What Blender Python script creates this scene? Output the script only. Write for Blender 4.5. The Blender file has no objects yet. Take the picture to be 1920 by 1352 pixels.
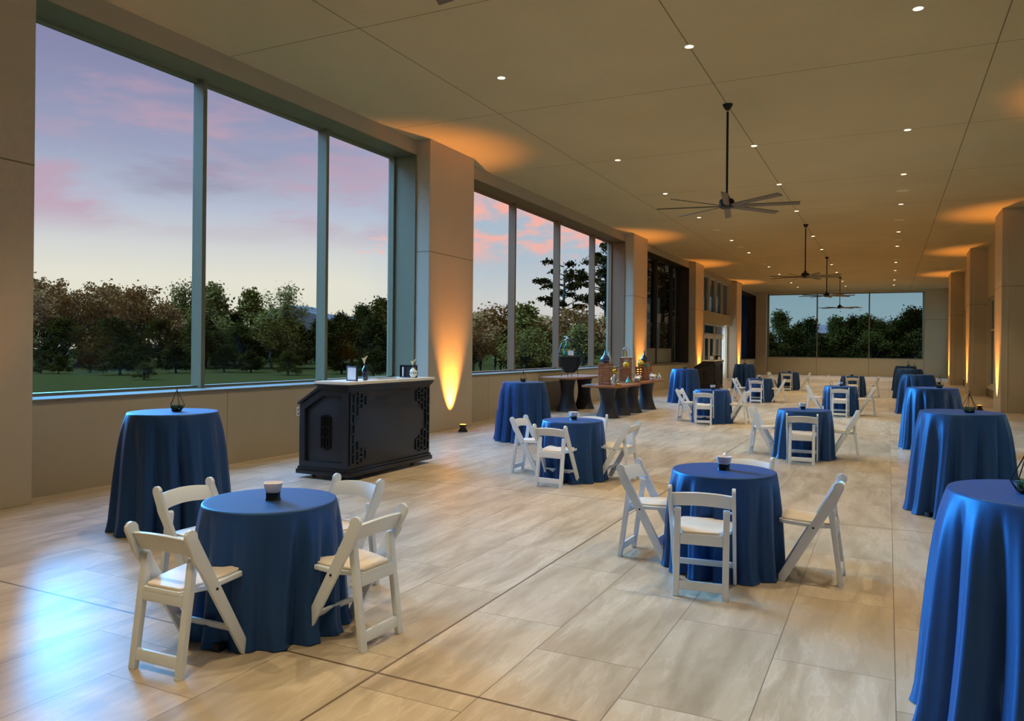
import bpy, bmesh, math, random
from mathutils import Matrix, Vector
random.seed(11)
C = bpy.context.scene.collection
PI = math.pi

# ------------------------------------------------------------------ materials
MATS = {}
def lin(c):
    f = lambda v: v / 12.92 if v <= .04045 else ((v + .055) / 1.055) ** 2.4
    return tuple(f(v / 255) for v in c) + (1,)

class NT:
    """tiny node-tree helper"""
    def __init__(s, tree):
        s.t = tree; s.n = tree.nodes; s.l = tree.links
    def add(s, kind, **kw):
        n = s.n.new(kind)
        for k, v in kw.items():
            if hasattr(n, k): setattr(n, k, v)
        return n
    def put(s, sock, v):
        if isinstance(v, bpy.types.NodeSocket): s.l.new(v, sock)
        elif v is not None: sock.default_value = v
    def math(s, op, a, b=None, c=None, clamp=False):
        n = s.n.new('ShaderNodeMath'); n.operation = op; n.use_clamp = clamp
        for i, v in enumerate((a, b, c)): s.put(n.inputs[i], v)
        return n.outputs[0]
    def mix(s, fac, a, b, blend='MIX'):
        n = s.n.new('ShaderNodeMix'); n.data_type = 'RGBA'; n.blend_type = blend
        s.put(n.inputs[0], fac); s.put(n.inputs[6], a); s.put(n.inputs[7], b)
        return n.outputs[2]
    def noise(s, vec, scale=5, detail=3, rough=.5, dist=0):
        n = s.n.new('ShaderNodeTexNoise')
        n.inputs['Scale'].default_value = scale; n.inputs['Detail'].default_value = detail
        n.inputs['Roughness'].default_value = rough; n.inputs['Distortion'].default_value = dist
        if vec is not None: s.l.new(vec, n.inputs['Vector'])
        return n.outputs['Fac']
    def smooth(s, v, a, b, lo=0., hi=1.):
        n = s.n.new('ShaderNodeMapRange'); n.interpolation_type = 'SMOOTHSTEP'
        s.put(n.inputs[0], v)
        for i, x in enumerate((a, b, lo, hi)): n.inputs[i + 1].default_value = x
        return n.outputs[0]
    def mapping(s, vec, scale=(1, 1, 1), rot=(0, 0, 0), loc=(0, 0, 0)):
        n = s.n.new('ShaderNodeMapping'); s.l.new(vec, n.inputs[0])
        n.inputs['Location'].default_value = loc
        n.inputs['Rotation'].default_value = rot; n.inputs['Scale'].default_value = scale
        return n.outputs[0]

def new_mat(name):
    m = bpy.data.materials.new(name); m.use_nodes = True
    t = NT(m.node_tree); b = m.node_tree.nodes['Principled BSDF']
    MATS[name] = m
    return m, t, b

def simple(name, rgb, rough=.5, metal=0, var=.12, scale=12, bump=0, bscale=60, spec=.5, sheen=0, coat=0):
    m, t, b = new_mat(name)
    tc = t.add('ShaderNodeTexCoord').outputs['Object']
    f = t.noise(tc, scale, 3)
    c = lin(rgb)
    d = tuple(x * (1 - var) for x in c[:3]) + (1,); u = tuple(min(1, x * (1 + var)) for x in c[:3]) + (1,)
    t.put(b.inputs['Base Color'], t.mix(f, d, u))
    b.inputs['Roughness'].default_value = rough; b.inputs['Metallic'].default_value = metal
    b.inputs['Specular IOR Level'].default_value = spec
    if sheen:
        b.inputs['Sheen Weight'].default_value = sheen; b.inputs['Sheen Roughness'].default_value = .4
    if coat: b.inputs['Coat Weight'].default_value = coat
    if bump:
        bn = t.add('ShaderNodeBump'); bn.inputs['Strength'].default_value = bump; bn.inputs['Distance'].default_value = .01
        t.put(bn.inputs['Height'], t.noise(tc, bscale, 4)); t.l.new(bn.outputs[0], b.inputs['Normal'])
    return m

def grid_line(t, coord, off, step, half):
    """1 on a joint line at off + k*step"""
    u = t.math('DIVIDE', t.math('SUBTRACT', coord, off), step)
    d = t.math('ABSOLUTE', t.math('SUBTRACT', t.math('FRACT', t.math('ADD', u, .5)), .5))
    return t.math('LESS_THAN', t.math('MULTIPLY', d, step), half)

def mat_floor():
    m, t, b = new_mat('porcelain_floor')
    tc = t.add('ShaderNodeTexCoord').outputs['Object']
    sp = t.add('ShaderNodeSeparateXYZ'); t.l.new(tc, sp.inputs[0])
    x, y = sp.outputs[0], sp.outputs[1]
    k = t.math('FLOOR', t.math('DIVIDE', t.math('ADD', x, 2.37), .605))
    off = t.math('ADD', t.math('MULTIPLY', k, -.37), .63)
    yy = t.math('SUBTRACT', y, off)
    row = t.math('FLOOR', t.math('DIVIDE', yy, 1.22))
    lx = grid_line(t, x, -2.37, .605, .0026)
    ly = grid_line(t, yy, 0, 1.22, .0026)
    thin = t.math('MAXIMUM', lx, ly)
    tx = grid_line(t, x, -2.365, 6.1, .0075)
    ty = grid_line(t, y, 3.24, 4.89, .0085)
    thick = t.math('MAXIMUM', tx, ty)
    # a random number for each tile
    cv = t.add('ShaderNodeCombineXYZ'); t.put(cv.inputs[0], k); t.put(cv.inputs[1], row)
    wn = t.add('ShaderNodeTexWhiteNoise'); wn.noise_dimensions = '3D'; t.l.new(cv.outputs[0], wn.inputs['Vector'])
    r = wn.outputs['Value']
    off3 = t.add('ShaderNodeVectorMath'); off3.operation = 'MULTIPLY_ADD'
    t.l.new(wn.outputs['Color'], off3.inputs[0]); off3.inputs[1].default_value = (9, 9, 9); t.l.new(tc, off3.inputs[2])
    v1 = t.mapping(off3.outputs[0], scale=(2.6, .55, 1), rot=(0, 0, math.radians(38)))
    n1 = t.noise(v1, 1.6, 5, .6, .6)
    v2 = t.mapping(off3.outputs[0], scale=(5.0, .9, 1), rot=(0, 0, math.radians(42)))
    n2 = t.noise(v2, 2.2, 6, .62, .45)
    n3 = t.noise(tc, .8, 3, .5)
    rid = t.math('SUBTRACT', 1, t.math('ABSOLUTE', t.math('MULTIPLY', t.math('SUBTRACT', n2, .5), 22)), clamp=True)
    c = t.mix(t.smooth(n1, .25, .75), lin((158, 139, 113)), lin((208, 188, 160)))
    c = t.mix(t.math('MULTIPLY', t.smooth(n2, .38, .68), .35), c, lin((214, 196, 170)))
    c = t.mix(t.math('MULTIPLY', rid, t.math('MULTIPLY', t.smooth(n1, .40, .60), .42)), c, lin((226, 214, 196)))
    c = t.mix(t.math('MULTIPLY', t.smooth(n3, .45, .7), .22), c, lin((190, 166, 150)))
    c = t.mix(t.math('MULTIPLY', r, .28), c, lin((160, 148, 126)))
    c = t.mix(t.math('MULTIPLY', thin, .75), c, lin((92, 78, 66)))
    c = t.mix(t.math('MULTIPLY', thick, .9), c, lin((96, 76, 56)))
    t.put(b.inputs['Base Color'], c)
    t.put(b.inputs['Roughness'], t.math('ADD', t.math('MULTIPLY', n1, .08), .285))
    b.inputs['Specular IOR Level'].default_value = .5
    bn = t.add('ShaderNodeBump'); bn.inputs['Strength'].default_value = .06; bn.inputs['Distance'].default_value = .01
    t.put(bn.inputs['Height'], t.math('SUBTRACT', n2, t.math('MULTIPLY', thin, 2)))
    t.l.new(bn.outputs[0], b.inputs['Normal'])
    return m

def mat_ceiling():
    m, t, b = new_mat('plaster_ceiling')
    tc = t.add('ShaderNodeTexCoord').outputs['Object']
    sp = t.add('ShaderNodeSeparateXYZ'); t.l.new(tc, sp.inputs[0])
    ln = t.math('MAXIMUM', grid_line(t, sp.outputs[0], -2.43, 3.675, .008), grid_line(t, sp.outputs[1], 11.75, 3.91, .007))
    f = t.noise(tc, .6, 4); g = t.noise(tc, 9, 4)
    c = t.mix(f, lin((186, 170, 132)), lin((204, 188, 150)))
    c = t.mix(t.math('MULTIPLY', g, .2), c, lin((172, 156, 120)))
    c = t.mix(t.math('MULTIPLY', ln, .75), c, lin((84, 66, 40)))
    t.put(b.inputs['Base Color'], c); b.inputs['Roughness'].default_value = .9; b.inputs['Specular IOR Level'].default_value = .2
    return m

def mat_wall(name, c0, c1, seams, zmax=50):
    m, t, b = new_mat(name)
    tc = t.add('ShaderNodeTexCoord').outputs['Object']
    sp = t.add('ShaderNodeSeparateXYZ'); t.l.new(tc, sp.inputs[0])
    f = t.noise(tc, .9, 4); g = t.noise(tc, 14, 5, .6)
    c = t.mix(f, lin(c0), lin(c1))
    low_ = t.math('LESS_THAN', sp.outputs[2], zmax)
    c = t.mix(t.math('MULTIPLY', g, .22), c, lin(tuple(v * .86 for v in c0)))
    ln = None
    for axis, off, step, half in seams:
        l = grid_line(t, sp.outputs[axis], off, step, half)
        ln = l if ln is None else t.math('MAXIMUM', ln, l)
    if ln is not None: c = t.mix(t.math('MULTIPLY', t.math('MULTIPLY', ln, low_), .7), c, lin((78, 66, 50)))
    t.put(b.inputs['Base Color'], c); b.inputs['Roughness'].default_value = .85; b.inputs['Specular IOR Level'].default_value = .25
    bn = t.add('ShaderNodeBump'); bn.inputs['Strength'].default_value = .12; bn.inputs['Distance'].default_value = .01
    t.put(bn.inputs['Height'], t.noise(tc, 70, 5)); t.l.new(bn.outputs[0], b.inputs['Normal'])
    return m

def mat_pane(name, tint, gloss=.05):
    m = bpy.data.materials.new(name); m.use_nodes = True; MATS[name] = m
    t = NT(m.node_tree); t.n.remove(m.node_tree.nodes['Principled BSDF'])
    tc = t.add('ShaderNodeTexCoord').outputs['Object']
    tr = t.add('ShaderNodeBsdfTransparent'); gl = t.add('ShaderNodeBsdfGlossy'); mx = t.add('ShaderNodeMixShader')
    gl.inputs['Roughness'].default_value = .02
    f = t.noise(tc, 1.5, 2)
    t.put(tr.inputs['Color'], t.mix(f, tuple(v * .985 for v in tint) + (1,), tuple(tint) + (1,)))
    mx.inputs[0].default_value = gloss
    t.l.new(tr.outputs[0], mx.inputs[1]); t.l.new(gl.outputs[0], mx.inputs[2])
    t.l.new(mx.outputs[0], t.n['Material Output'].inputs[0])
    return m

def mat_emit(name, rgb, strength):
    m, t, b = new_mat(name)
    b.inputs['Base Color'].default_value = lin(rgb)
    b.inputs['Emission Color'].default_value = lin(rgb); b.inputs['Emission Strength'].default_value = strength
    return m

def mat_cloth():
    m, t, b = new_mat('blue_satin_cloth')
    tc = t.add('ShaderNodeTexCoord').outputs['Object']
    f = t.noise(tc, 3, 3); g = t.noise(tc, 55, 3)
    c = t.mix(f, lin((34, 56, 98)), lin((42, 66, 110)))
    t.put(b.inputs['Base Color'], c)
    b.inputs['Roughness'].default_value = .44; b.inputs['Specular IOR Level'].default_value = .6; b.inputs['Specular Tint'].default_value = (.15, .5, 1, 1)
    b.inputs['Sheen Weight'].default_value = .12; b.inputs['Sheen Roughness'].default_value = .38
    b.inputs['Sheen Tint'].default_value = (.16, .42, 1, 1)
    bn = t.add('ShaderNodeBump'); bn.inputs['Strength'].default_value = .10; bn.inputs['Distance'].default_value = .01
    h = t.math('ADD', t.noise(t.mapping(tc, scale=(1, 1, .3)), 16, 4), t.math('MULTIPLY', g, .25))
    t.put(bn.inputs['Height'], h); t.l.new(bn.outputs[0], b.inputs['Normal'])
    return m

def mat_wood(name, c0, c1, rough=.4):
    m, t, b = new_mat(name)
    tc = t.add('ShaderNodeTexCoord').outputs['Object']
    v = t.mapping(tc, scale=(12, 1.5, 12))
    f = t.noise(v, 3, 5, .6, .6)
    t.put(b.inputs['Base Color'], t.mix(f, lin(c0), lin(c1))); b.inputs['Roughness'].default_value = rough
    return m

def mat_leaf(name, c0, c1):
    m, t, b = new_mat(name)
    tc = t.add('ShaderNodeTexCoord').outputs['Object']
    f = t.noise(tc, 1.3, 3)
    t.put(b.inputs['Base Color'], t.mix(f, lin(c0), lin(c1)))
    b.inputs['Roughness'].default_value = .9; b.inputs['Specular IOR Level'].default_value = .0
    return m

FLOOR = mat_floor(); CEIL = mat_ceiling()
WALL = mat_wall('stucco_wall', (168, 157, 134), (182, 171, 147), [(1, 7.85, 3.91, .005)], 2)
COLM = mat_wall('stucco_column', (182, 171, 149), (194, 183, 160), [(2, 3.56, 20, .008)])
FARW = mat_wall('stucco_far_wall', (186, 176, 150), (198, 188, 160), [(0, -4.39, 3.24, .012), (2, 3.77, 20, .012)])
SILL = mat_wall('stone_sill', (112, 106, 90), (124, 118, 102), [])
FRAME = simple('grey_green_frame', (122, 122, 98), .45, .2, .06, 5)
BRONZE = simple('bronze_frame', (140, 108, 82), .45, .3, .06, 5)
DARKF = simple('dark_bronze_frame', (60, 48, 36), .5, .3, .06, 5)
WHITEF = simple('white_painted_frame', (196, 192, 176), .5, 0, .05, 5)
PANE = mat_pane('clear_pane', (.97, .975, .975), .006)
SCREEN = mat_pane('tinted_pane', (.965, .945, .915), .006)
DARKP = mat_pane('dark_tinted_pane', (.30, .24, .18), .07)
BLUEP = simple('dark_blue_glass', (26, 62, 112), .08, 0, .3, 1.2, spec=.25)
CLOTH = mat_cloth()
CHAIRM = simple('white_resin', (216, 224, 232), .38, 0, .03, 9)
PADM = simple('ivory_vinyl', (222, 206, 186), .42, 0, .05, 9)
DARKM = simple('dark_metal', (34, 28, 24), .4, .6, .1)
FANM = simple('bronze_fan', (34, 24, 20), .42, .4, .1)
BLADEM = mat_wood('fan_blade_wood', (74, 60, 40), (98, 82, 58), .5)
BARM = simple('bar_black_paint', (27, 30, 34), .42, 0, .1, 6)
POSTM = simple('bar_grey_post', (66, 68, 66), .45, 0, .08, 6)
BARK = simple('bar_gloss_black', (13, 13, 15), .3, 0, .1, 6)
COUNTER = simple('cream_counter', (226, 216, 196), .22, 0, .05, 7)
BLACK = simple('black_plastic', (16, 16, 17), .4, 0, .1)
SPANDEX = simple('black_spandex', (34, 34, 40), .6, 0, .1, 8, sheen=.1)
WOOD = mat_wood('walnut_wood', (112, 68, 32), (160, 102, 54), .55)
SLAT = mat_wood('red_cedar_wood', (128, 74, 42), (172, 108, 64), .5)
BLUEG = simple('blue_glazed_glass', (8, 52, 96), .08, 0, .2, 4, spec=.9, coat=.6)
NAVYG = simple('navy_glass', (12, 20, 52), .08, 0, .2, 4, spec=.9, coat=.6)
SILVER = simple('silver_foil', (206, 200, 184), .22, .9, .2, 40, bump=.5, bscale=30)
GOLD = simple('gold_foil', (206, 160, 66), .25, .9, .2, 40, bump=.5, bscale=30)
PORC = simple('white_porcelain', (236, 230, 216), .25, 0, .05)
YELLOW = simple('yellow_lacquer', (206, 168, 26), .35, 0, .25, 30)
TEAL = simple('teal_glaze', (40, 150, 132), .3, 0, .2, 20)
PETAL = simple('cream_petal', (240, 218, 170), .5, 0, .1, 30)
STEM = simple('green_stem', (48, 84, 40), .6, 0, .15, 30)
SUCC = simple('succulent_green', (84, 116, 66), .6, 0, .3, 60)
SOIL = simple('dark_soil', (30, 22, 16), .9, 0, .2, 60)
CARD = simple('white_card', (226, 226, 230), .5, 0, .03)
FROST = simple('frosted_cup', (238, 236, 240), .35, 0, .03)
GLASSY = simple('smoky_clear_glass', (176, 184, 180), .08, 0, .1, 10, spec=.9)
FLAME = mat_emit('candle_flame', (255, 190, 110), 6)
LAMP = mat_emit('downlight_lens', (255, 228, 180), 5)
LED = mat_emit('amber_led_lens', (255, 176, 70), 3)
RING = simple('white_trim_ring', (214, 204, 176), .5, 0, .03)
GRASS = mat_leaf('lawn_grass', (52, 46, 18), (70, 62, 28)); GRASS.node_tree.nodes['Principled BSDF'].inputs['Specular IOR Level'].default_value = 0
LEAFA = mat_leaf('autumn_leaf', (158, 112, 66), (180, 134, 82))
LEAFB = mat_leaf('olive_leaf', (112, 94, 44), (128, 110, 52))
LEAFC = mat_leaf('dark_green_leaf', (50, 42, 12), (62, 54, 18))
LEAFP = mat_leaf('pine_needle', (58, 48, 22), (70, 60, 30))
BARKM = simple('tree_bark', (62, 52, 42), .9, 0, .25, 6)
HILLM = simple('hazy_hill', (92, 80, 70), .95, 0, .1, .02)
ROOFM = simple('grey_tile_roof', (104, 84, 74), .8, 0, .1, 2)
HOUSEM = simple('pale_render', (140, 116, 94), .85, 0, .05, 2)
OUTLETM = simple('white_outlet_plate', (222, 226, 230), .4, 0, .02)

# ------------------------------------------------------------------ mesh builder
class MB:
    def __init__(s): s.v = []; s.f = []; s.sm = False
    def _add(s, vs, fs, M=None):
        o = len(s.v)
        s.v += [tuple(M @ Vector(p)) if M else tuple(p) for p in vs]
        s.f += [tuple(i + o for i in f) for f in fs]
        return s
    def box(s, x0, x1, y0, y1, z0, z1, M=None):
        vs = [(x, y, z) for z in (z0, z1) for y in (y0, y1) for x in (x0, x1)]
        return s._add(vs, [(0, 2, 3, 1), (4, 5, 7, 6), (0, 1, 5, 4), (2, 6, 7, 3), (0, 4, 6, 2), (1, 3, 7, 5)], M)
    def prism(s, poly, a, b, axis='x', M=None):
        """extrude a 2-D polygon along an axis; for x the polygon is (y,z), y: (x,z), z: (x,y)"""
        def p(u, v, w): return {'x': (w, u, v), 'y': (u, w, v), 'z': (u, v, w)}[axis]
        n = len(poly)
        vs = [p(u, v, a) for u, v in poly] + [p(u, v, b) for u, v in poly]
        fs = [tuple(range(n))[::-1], tuple(range(n, 2 * n))] + [(i, (i + 1) % n, (i + 1) % n + n, i + n) for i in range(n)]
        return s._add(vs, fs, M)
    def lathe(s, prof, n=20, c=(0, 0, 0), M=None, sx=1, sy=1):
        vs, fs = [], []
        for r, z in prof:
            for i in range(n):
                a = 2 * PI * i / n
                vs.append((c[0] + r * sx * math.cos(a), c[1] + r * sy * math.sin(a), c[2] + z))
        for j in range(len(prof) - 1):
            for i in range(n):
                fs.append((j * n + i, j * n + (i + 1) % n, (j + 1) * n + (i + 1) % n, (j + 1) * n + i))
        fs.append(tuple(range(n))[::-1]); k = (len(prof) - 1) * n
        fs.append(tuple(range(k, k + n)))
        return s._add(vs, fs, M)
    def tube(s, pts, r, n=8, closed=False, M=None):
        pts = [Vector(p) for p in pts]; m = len(pts)
        rs = r if isinstance(r, (list, tuple)) else [r] * m
        vs, fs = [], []
        up = Vector((0, 0, 1))
        for i, p in enumerate(pts):
            a = pts[(i - 1) % m] if (closed or i > 0) else p
            b = pts[(i + 1) % m] if (closed or i < m - 1) else p
            d = (b - a).normalized()
            u = d.cross(up)
            if u.length < 1e-4: u = d.cross(Vector((1, 0, 0)))
            u.normalize(); w = u.cross(d).normalized()
            for k in range(n):
                t = 2 * PI * k / n
                vs.append(tuple(p + (u * math.cos(t) + w * math.sin(t)) * rs[i]))
        for i in range(m if closed else m - 1):
            j = (i + 1) % m
            for k in range(n):
                fs.append((i * n + k, i * n + (k + 1) % n, j * n + (k + 1) % n, j * n + k))
        if not closed:
            fs.append(tuple(range(n))[::-1]); fs.append(tuple(range((m - 1) * n, m * n)))
        return s._add(vs, fs, M)
    def grid(s, fn, nu, nv, closed_u=False):
        vs = [fn(i, j) for j in range(nv) for i in range(nu)]
        fs = []
        for j in range(nv - 1):
            for i in range(nu if closed_u else nu - 1):
                k = (i + 1) % nu
                fs.append((j * nu + i, j * nu + k, (j + 1) * nu + k, (j + 1) * nu + i))
        return s._add(vs, fs)
    def ball(s, c, r, n=12, sz=1, M=None):
        m = max(4, n // 2 + 2)
        prof = [(max(1e-4, r * math.sin(PI * i / m)), -r * sz * math.cos(PI * i / m)) for i in range(m + 1)]
        return s.lathe(prof, n, c, M)
    def mesh(s, name, mat, bev=0, seg=2, smooth=40):
        me = bpy.data.meshes.new(name); me.from_pydata(s.v, [], s.f)
        me.validate()
        bm = bmesh.new(); bm.from_mesh(me)
        bmesh.ops.recalc_face_normals(bm, faces=bm.faces)
        if bev:
            es = [e for e in bm.edges if len(e.link_faces) == 2 and e.calc_face_angle(0) > .5]
            bmesh.ops.bevel(bm, geom=es, offset=bev, segments=seg, affect='EDGES', profile=.6, clamp_overlap=True)
        bm.to_mesh(me); bm.free()
        if smooth:
            for p in me.polygons: p.use_smooth = True
            me.set_sharp_from_angle(angle=math.radians(smooth))
        me.materials.append(mat)
        return me
    def build(s, name, mat, parent=None, **k):
        return obj(name, s.mesh(name, mat, **k), parent)

def obj(name, me, parent=None, loc=None, rz=0):
    o = bpy.data.objects.new(name, me); C.objects.link(o)
    if parent: o.parent = parent
    if loc: o.location = loc
    if rz: o.rotation_euler.z = rz
    return o
def tag(o, label=None, cat=None, group=None, kind=None):
    if label: o['label'] = label
    if cat: o['category'] = cat
    if group: o['group'] = group
    if kind: o['kind'] = kind
    return o
def thing(name, label, cat, loc=(0, 0, 0), rz=0, group=None):
    o = obj(name, None, None, loc, rz); o.empty_display_size = .2
    return tag(o, label, cat, group)
def struct(mb, name, mat, parent=None, **k):
    k.setdefault('smooth', 0)
    o = mb.build(name, mat, parent, **k)
    if not parent: o['kind'] = 'structure'
    return o
def dup(root, loc, rz=0, label=None, group=None):
    r = root.copy(); C.objects.link(r); r.location = loc; r.rotation_euler = (0, 0, rz)
    if label: r['label'] = label
    if group: r['group'] = group
    for ch in list(root.children):
        c = ch.copy(); C.objects.link(c); c.parent = r
        for g in list(ch.children):
            d = g.copy(); C.objects.link(d); d.parent = c
    return r

# ------------------------------------------------------------------ room shell
XI, XC, XG = -8.36, -8.05, -8.90          # left wall inner face, column face, glazing plane
XR, XRC = 3.45, 2.85                      # right wall, right column face
YB, YF = -5.0, 56.0
ZC = 5.76
LCOL = [(3.17, 4.93), (12.59, 14.35), (25.86, 27.57), (35.5, 37.2), (46.2, 47.85)]
RCOL = [(3.17, 4.93), (13.6, 15.3), (25.3, 26.9), (34.7, 36.3), (44.9, 46.5)]

struct(MB().box(-9.3, 4.2, YB - .3, YF + .4, -.5, 0), 'floor', FLOOR)
struct(MB().box(-9.3, 4.2, YB - .3, YF + .4, ZC, ZC + .4), 'ceiling', CEIL)

# left wall: low wall, beam and the piers behind the columns
bays = [(YB, 3.17), (4.93, 12.59), (14.35, 25.86), (27.57, 35.5), (37.2, 46.2), (47.85, YF)]
w = MB()
for i, (a, b) in enumerate(bays):
    if i == 0:
        w.box(-9.05, XI, a, b, 0, ZC); continue  # unseen nearest bay, closed solid to keep window light off the near tables
    if i != 4:
        w.box(-9.05, XI, a, b, 0, 1.045)
        w.box(-9.05, XI, a, b, 5.48, ZC)
    else:
        w.box(-9.05, XI, a, b, 5.5, ZC)
        w.box(-9.05, XI, a, b, 3.1, 3.68)
for a, b in LCOL: w.box(-9.05, XI - .02, a + .02, b - .02, 0, ZC)
w.box(-9.05, XI, YF - .1, YF + .1, 0, ZC)
struct(w, 'wall_left', WALL)
for i, (a, b) in enumerate(LCOL):
    struct(MB().box(XI - .3, XC, a, b, 0, ZC), 'column', COLM, bev=.008, seg=2)
s = MB()
for i, (a, b) in enumerate(bays):
    if i not in (0, 4): s.box(-9.02, XI + .025, a, b, 1.045, 1.075)
struct(s, 'trim_1', SILL, bev=.004)

# windows of the left side
def window(n, a, b, mulls, pane, frame, z0=1.075, z1=5.48, xg=XG):
    e = obj('window_%d' % n, None); e['kind'] = 'structure'
    MB().box(xg - .05, xg + .06, a, b, z0, z0 + .035).box(xg - .05, xg + .06, a, b, z1 - .05, z1)\
        .box(xg - .05, xg + .06, a, a + .09, z0, z1).box(xg - .05, xg + .06, b - .09, b, z0, z1).build('window_frame', frame, e, smooth=0)
    for y in mulls:
        MB().box(xg - .06, xg + .14, y - .035, y + .035, z0, z1).build('mullion', frame, e, smooth=0, bev=.004)
    MB().box(xg + .06, XI - .004, b - .035, b - .002, z0, z1 - .002).box(xg + .06, XI - .004, a + .002, a + .035, z0, z1 - .002).box(xg + .06, XI - .004, a, b, z1 - .012, z1 - .001).build('reveal', frame, e, smooth=0)
    es = [a + .09] + list(mulls) + [b - .09]
    for p, q in zip(es, es[1:]):
        MB().box(xg - .004, xg + .004, p, q, z0 + .03, z1 - .04).build('pane', pane, e, smooth=0)
    return e
window(1, 4.93, 12.59, (7.77, 10.42), PANE, FRAME)
window(2, 14.35, 25.86, (14.9, 17.87, 20.85, 23.85), SCREEN, BRONZE)
e = window(3, 27.57, 35.5, (28.9, 31.5, 34.1), DARKP, DARKF)
MB().box(XG - .06, XG + .1, 27.6, 34.1, 1.09, 1.72).build('kick_panel', FRAME, e, smooth=0, bev=.01)
window(4, 47.85, YF - .1, (52.0,), BLUEP, DARKF)
# entrance: glazing above the transom beam, doors in a vestibule below
e = window(5, 37.2, 46.2, (38.8, 40.6, 42.4, 44.2), BLUEP, WHITEF, 3.68, 5.5, -8.62)
w = MB().box(-8.75, -8.55, 45.42, 46.2, 0, 3.1).box(-8.60, -8.50, 45.62, 45.74, 0, 3.1).box(-8.60, -8.50, 45.92, 46.04, 0, 3.1)
struct(w, 'trim_2', WHITEF)
for i in range(3):
    y0 = 37.22 + i * 2.735; y1 = y0 + 2.72
    d = obj('door_%d' % (i + 1), None); d['kind'] = 'structure'
    xd = -8.66
    MB().box(xd - .05, xd + .05, y0, y0 + .1, 0, 3.1).box(xd - .05, xd + .05, y1 - .1, y1, 0, 3.1)\
        .box(xd - .05, xd + .05, y0, y1, 2.98, 3.1).box(xd - .05, xd + .05, y0, y1, 2.45, 2.56).build('door_frame', WHITEF, d, smooth=0)
    MB().box(xd - .01, xd + .01, y0 + .1, y1 - .1, 2.56, 2.98).build('transom_pane', BLUEP, d, smooth=0)
    for k in range(2):
        p = y0 + .1 + k * 1.26; q = p + 1.26
        lf = MB().box(xd - .03, xd + .04, p + .01, p + .2, .02, 2.44).box(xd - .03, xd + .04, q - .2, q - .01, .02, 2.44)\
            .box(xd - .03, xd + .04, p + .2, q - .2, .02, .3).box(xd - .03, xd + .04, p + .2, q - .2, 2.28, 2.44).build('door_leaf', WHITEF, d, smooth=0)
        MB().box(xd - .01, xd + .01, p + .2, q - .2, .3, 2.28).build('door_pane', BLUEP, lf, smooth=0)
        hy = q - .1 if k == 0 else p + .1
        MB().tube([(xd + .1, hy, .9), (xd + .1, hy, 1.3)], .014, 8).build('door_handle', DARKM, lf)

# far wall with its wide window
w = MB().box(-9.05, -7.62, YF, YF + .3, 0, ZC).box(2.06, 4.1, YF, YF + .3, 0, ZC)
w.box(-7.62, 2.06, YF, YF + .3, 0, 1.19).box(-7.62, 2.06, YF, YF + .3, 5.6, ZC)
struct(w, 'wall_far', FARW)
struct(MB().box(-8.36, -7.66, YF - .5, YF, 0, ZC), 'column', COLM, bev=.008)
e = obj('window_6', None); e['kind'] = 'structure'
MB().box(-7.62, -7.54, YF + .1, YF + .2, 1.19, 5.6).box(1.98, 2.06, YF + .1, YF + .2, 1.19, 5.6).box(-7.62, 2.06, YF + .1, YF + .2, 1.19, 1.24).box(-7.62, 2.06, YF + .1, YF + .2, 5.54, 5.6).build('window_frame', FRAME, e, smooth=0)
for x in (-4.39, -1.15): MB().box(x - .04, x + .04, YF + .06, YF + .2, 1.19, 5.6).build('mullion', FRAME, e, smooth=0)
for p, q in ((-7.54, -4.39), (-4.39, -1.15), (-1.15, 1.98)): MB().box(p, q, YF + .145, YF + .155, 1.22, 5.56).build('pane', PANE, e, smooth=0)
MB()
# right wall, columns, tall windows
w = MB()
RWIN = [(17.0, 19.2), (20.6, 22.8), (28.4, 30.2), (32.2, 34.4), (38.2, 40.0), (42.4, 44.4)]
prev = YB
for a, b in RWIN:
    w.box(XR, XR + .3, prev, a, 0, ZC); w.box(XR, XR + .3, a, b, 0, .42); w.box(XR, XR + .3, a, b, 3.74, ZC); prev = b
w.box(XR, XR + .3, prev, YF + .3, 0, ZC)
struct(w, 'wall_right', FARW)
for i, (a, b) in enumerate(RWIN):
    e = obj('window_%d' % (7 + i), None); e['kind'] = 'structure'
    x = XR + .12
    MB().box(x - .05, x + .05, a, a + .08, .42, 3.74).box(x - .05, x + .05, b - .08, b, .42, 3.74).box(x - .05, x + .05, a, b, 3.66, 3.74)\
        .box(x - .05, x + .05, a, b, .42, .5).box(x - .05, x + .05, a, b, 2.5, 2.58).box(x - .05, x + .05, (a + b) / 2 - .03, (a + b) / 2 + .03, .42, 3.74).build('window_frame', WHITEF, e, smooth=0)
    MB().box(x - .01, x + .01, a + .05, b - .05, .46, 3.7).build('pane', BLUEP, e, smooth=0)
for a, b in RCOL:
    o = struct(MB().box(XRC, XR + .1, a, b, 0, ZC), 'column', COLM, bev=.008)
    MB().box(2.985, 3.005, a - .012, a + .002, 0, 4.6).build('joint_strip', WHITEF, o, smooth=0)
struct(MB().box(XR - .015, XR, YB, YF, 0, .3), 'baseboard_right', SILL)
struct(MB().box(-9.05, 4.1, YB - .3, YB, 0, ZC), 'wall_back', WALL)

o = MB().box(XI, XI + .012, 9.24, 9.32, .58, .72).build('outlet', OUTLETM, bev=.004)
tag(o, 'pale electrical outlet plate low on the window wall behind the near bar', 'outlet')
MB().box(XI + .012, XI + .016, 9.265, 9.295, .60, .64).build('socket', FRAME, o); MB().box(XI + .012, XI + .016, 9.265, 9.295, .66, .70).build('socket', FRAME, o)

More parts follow.
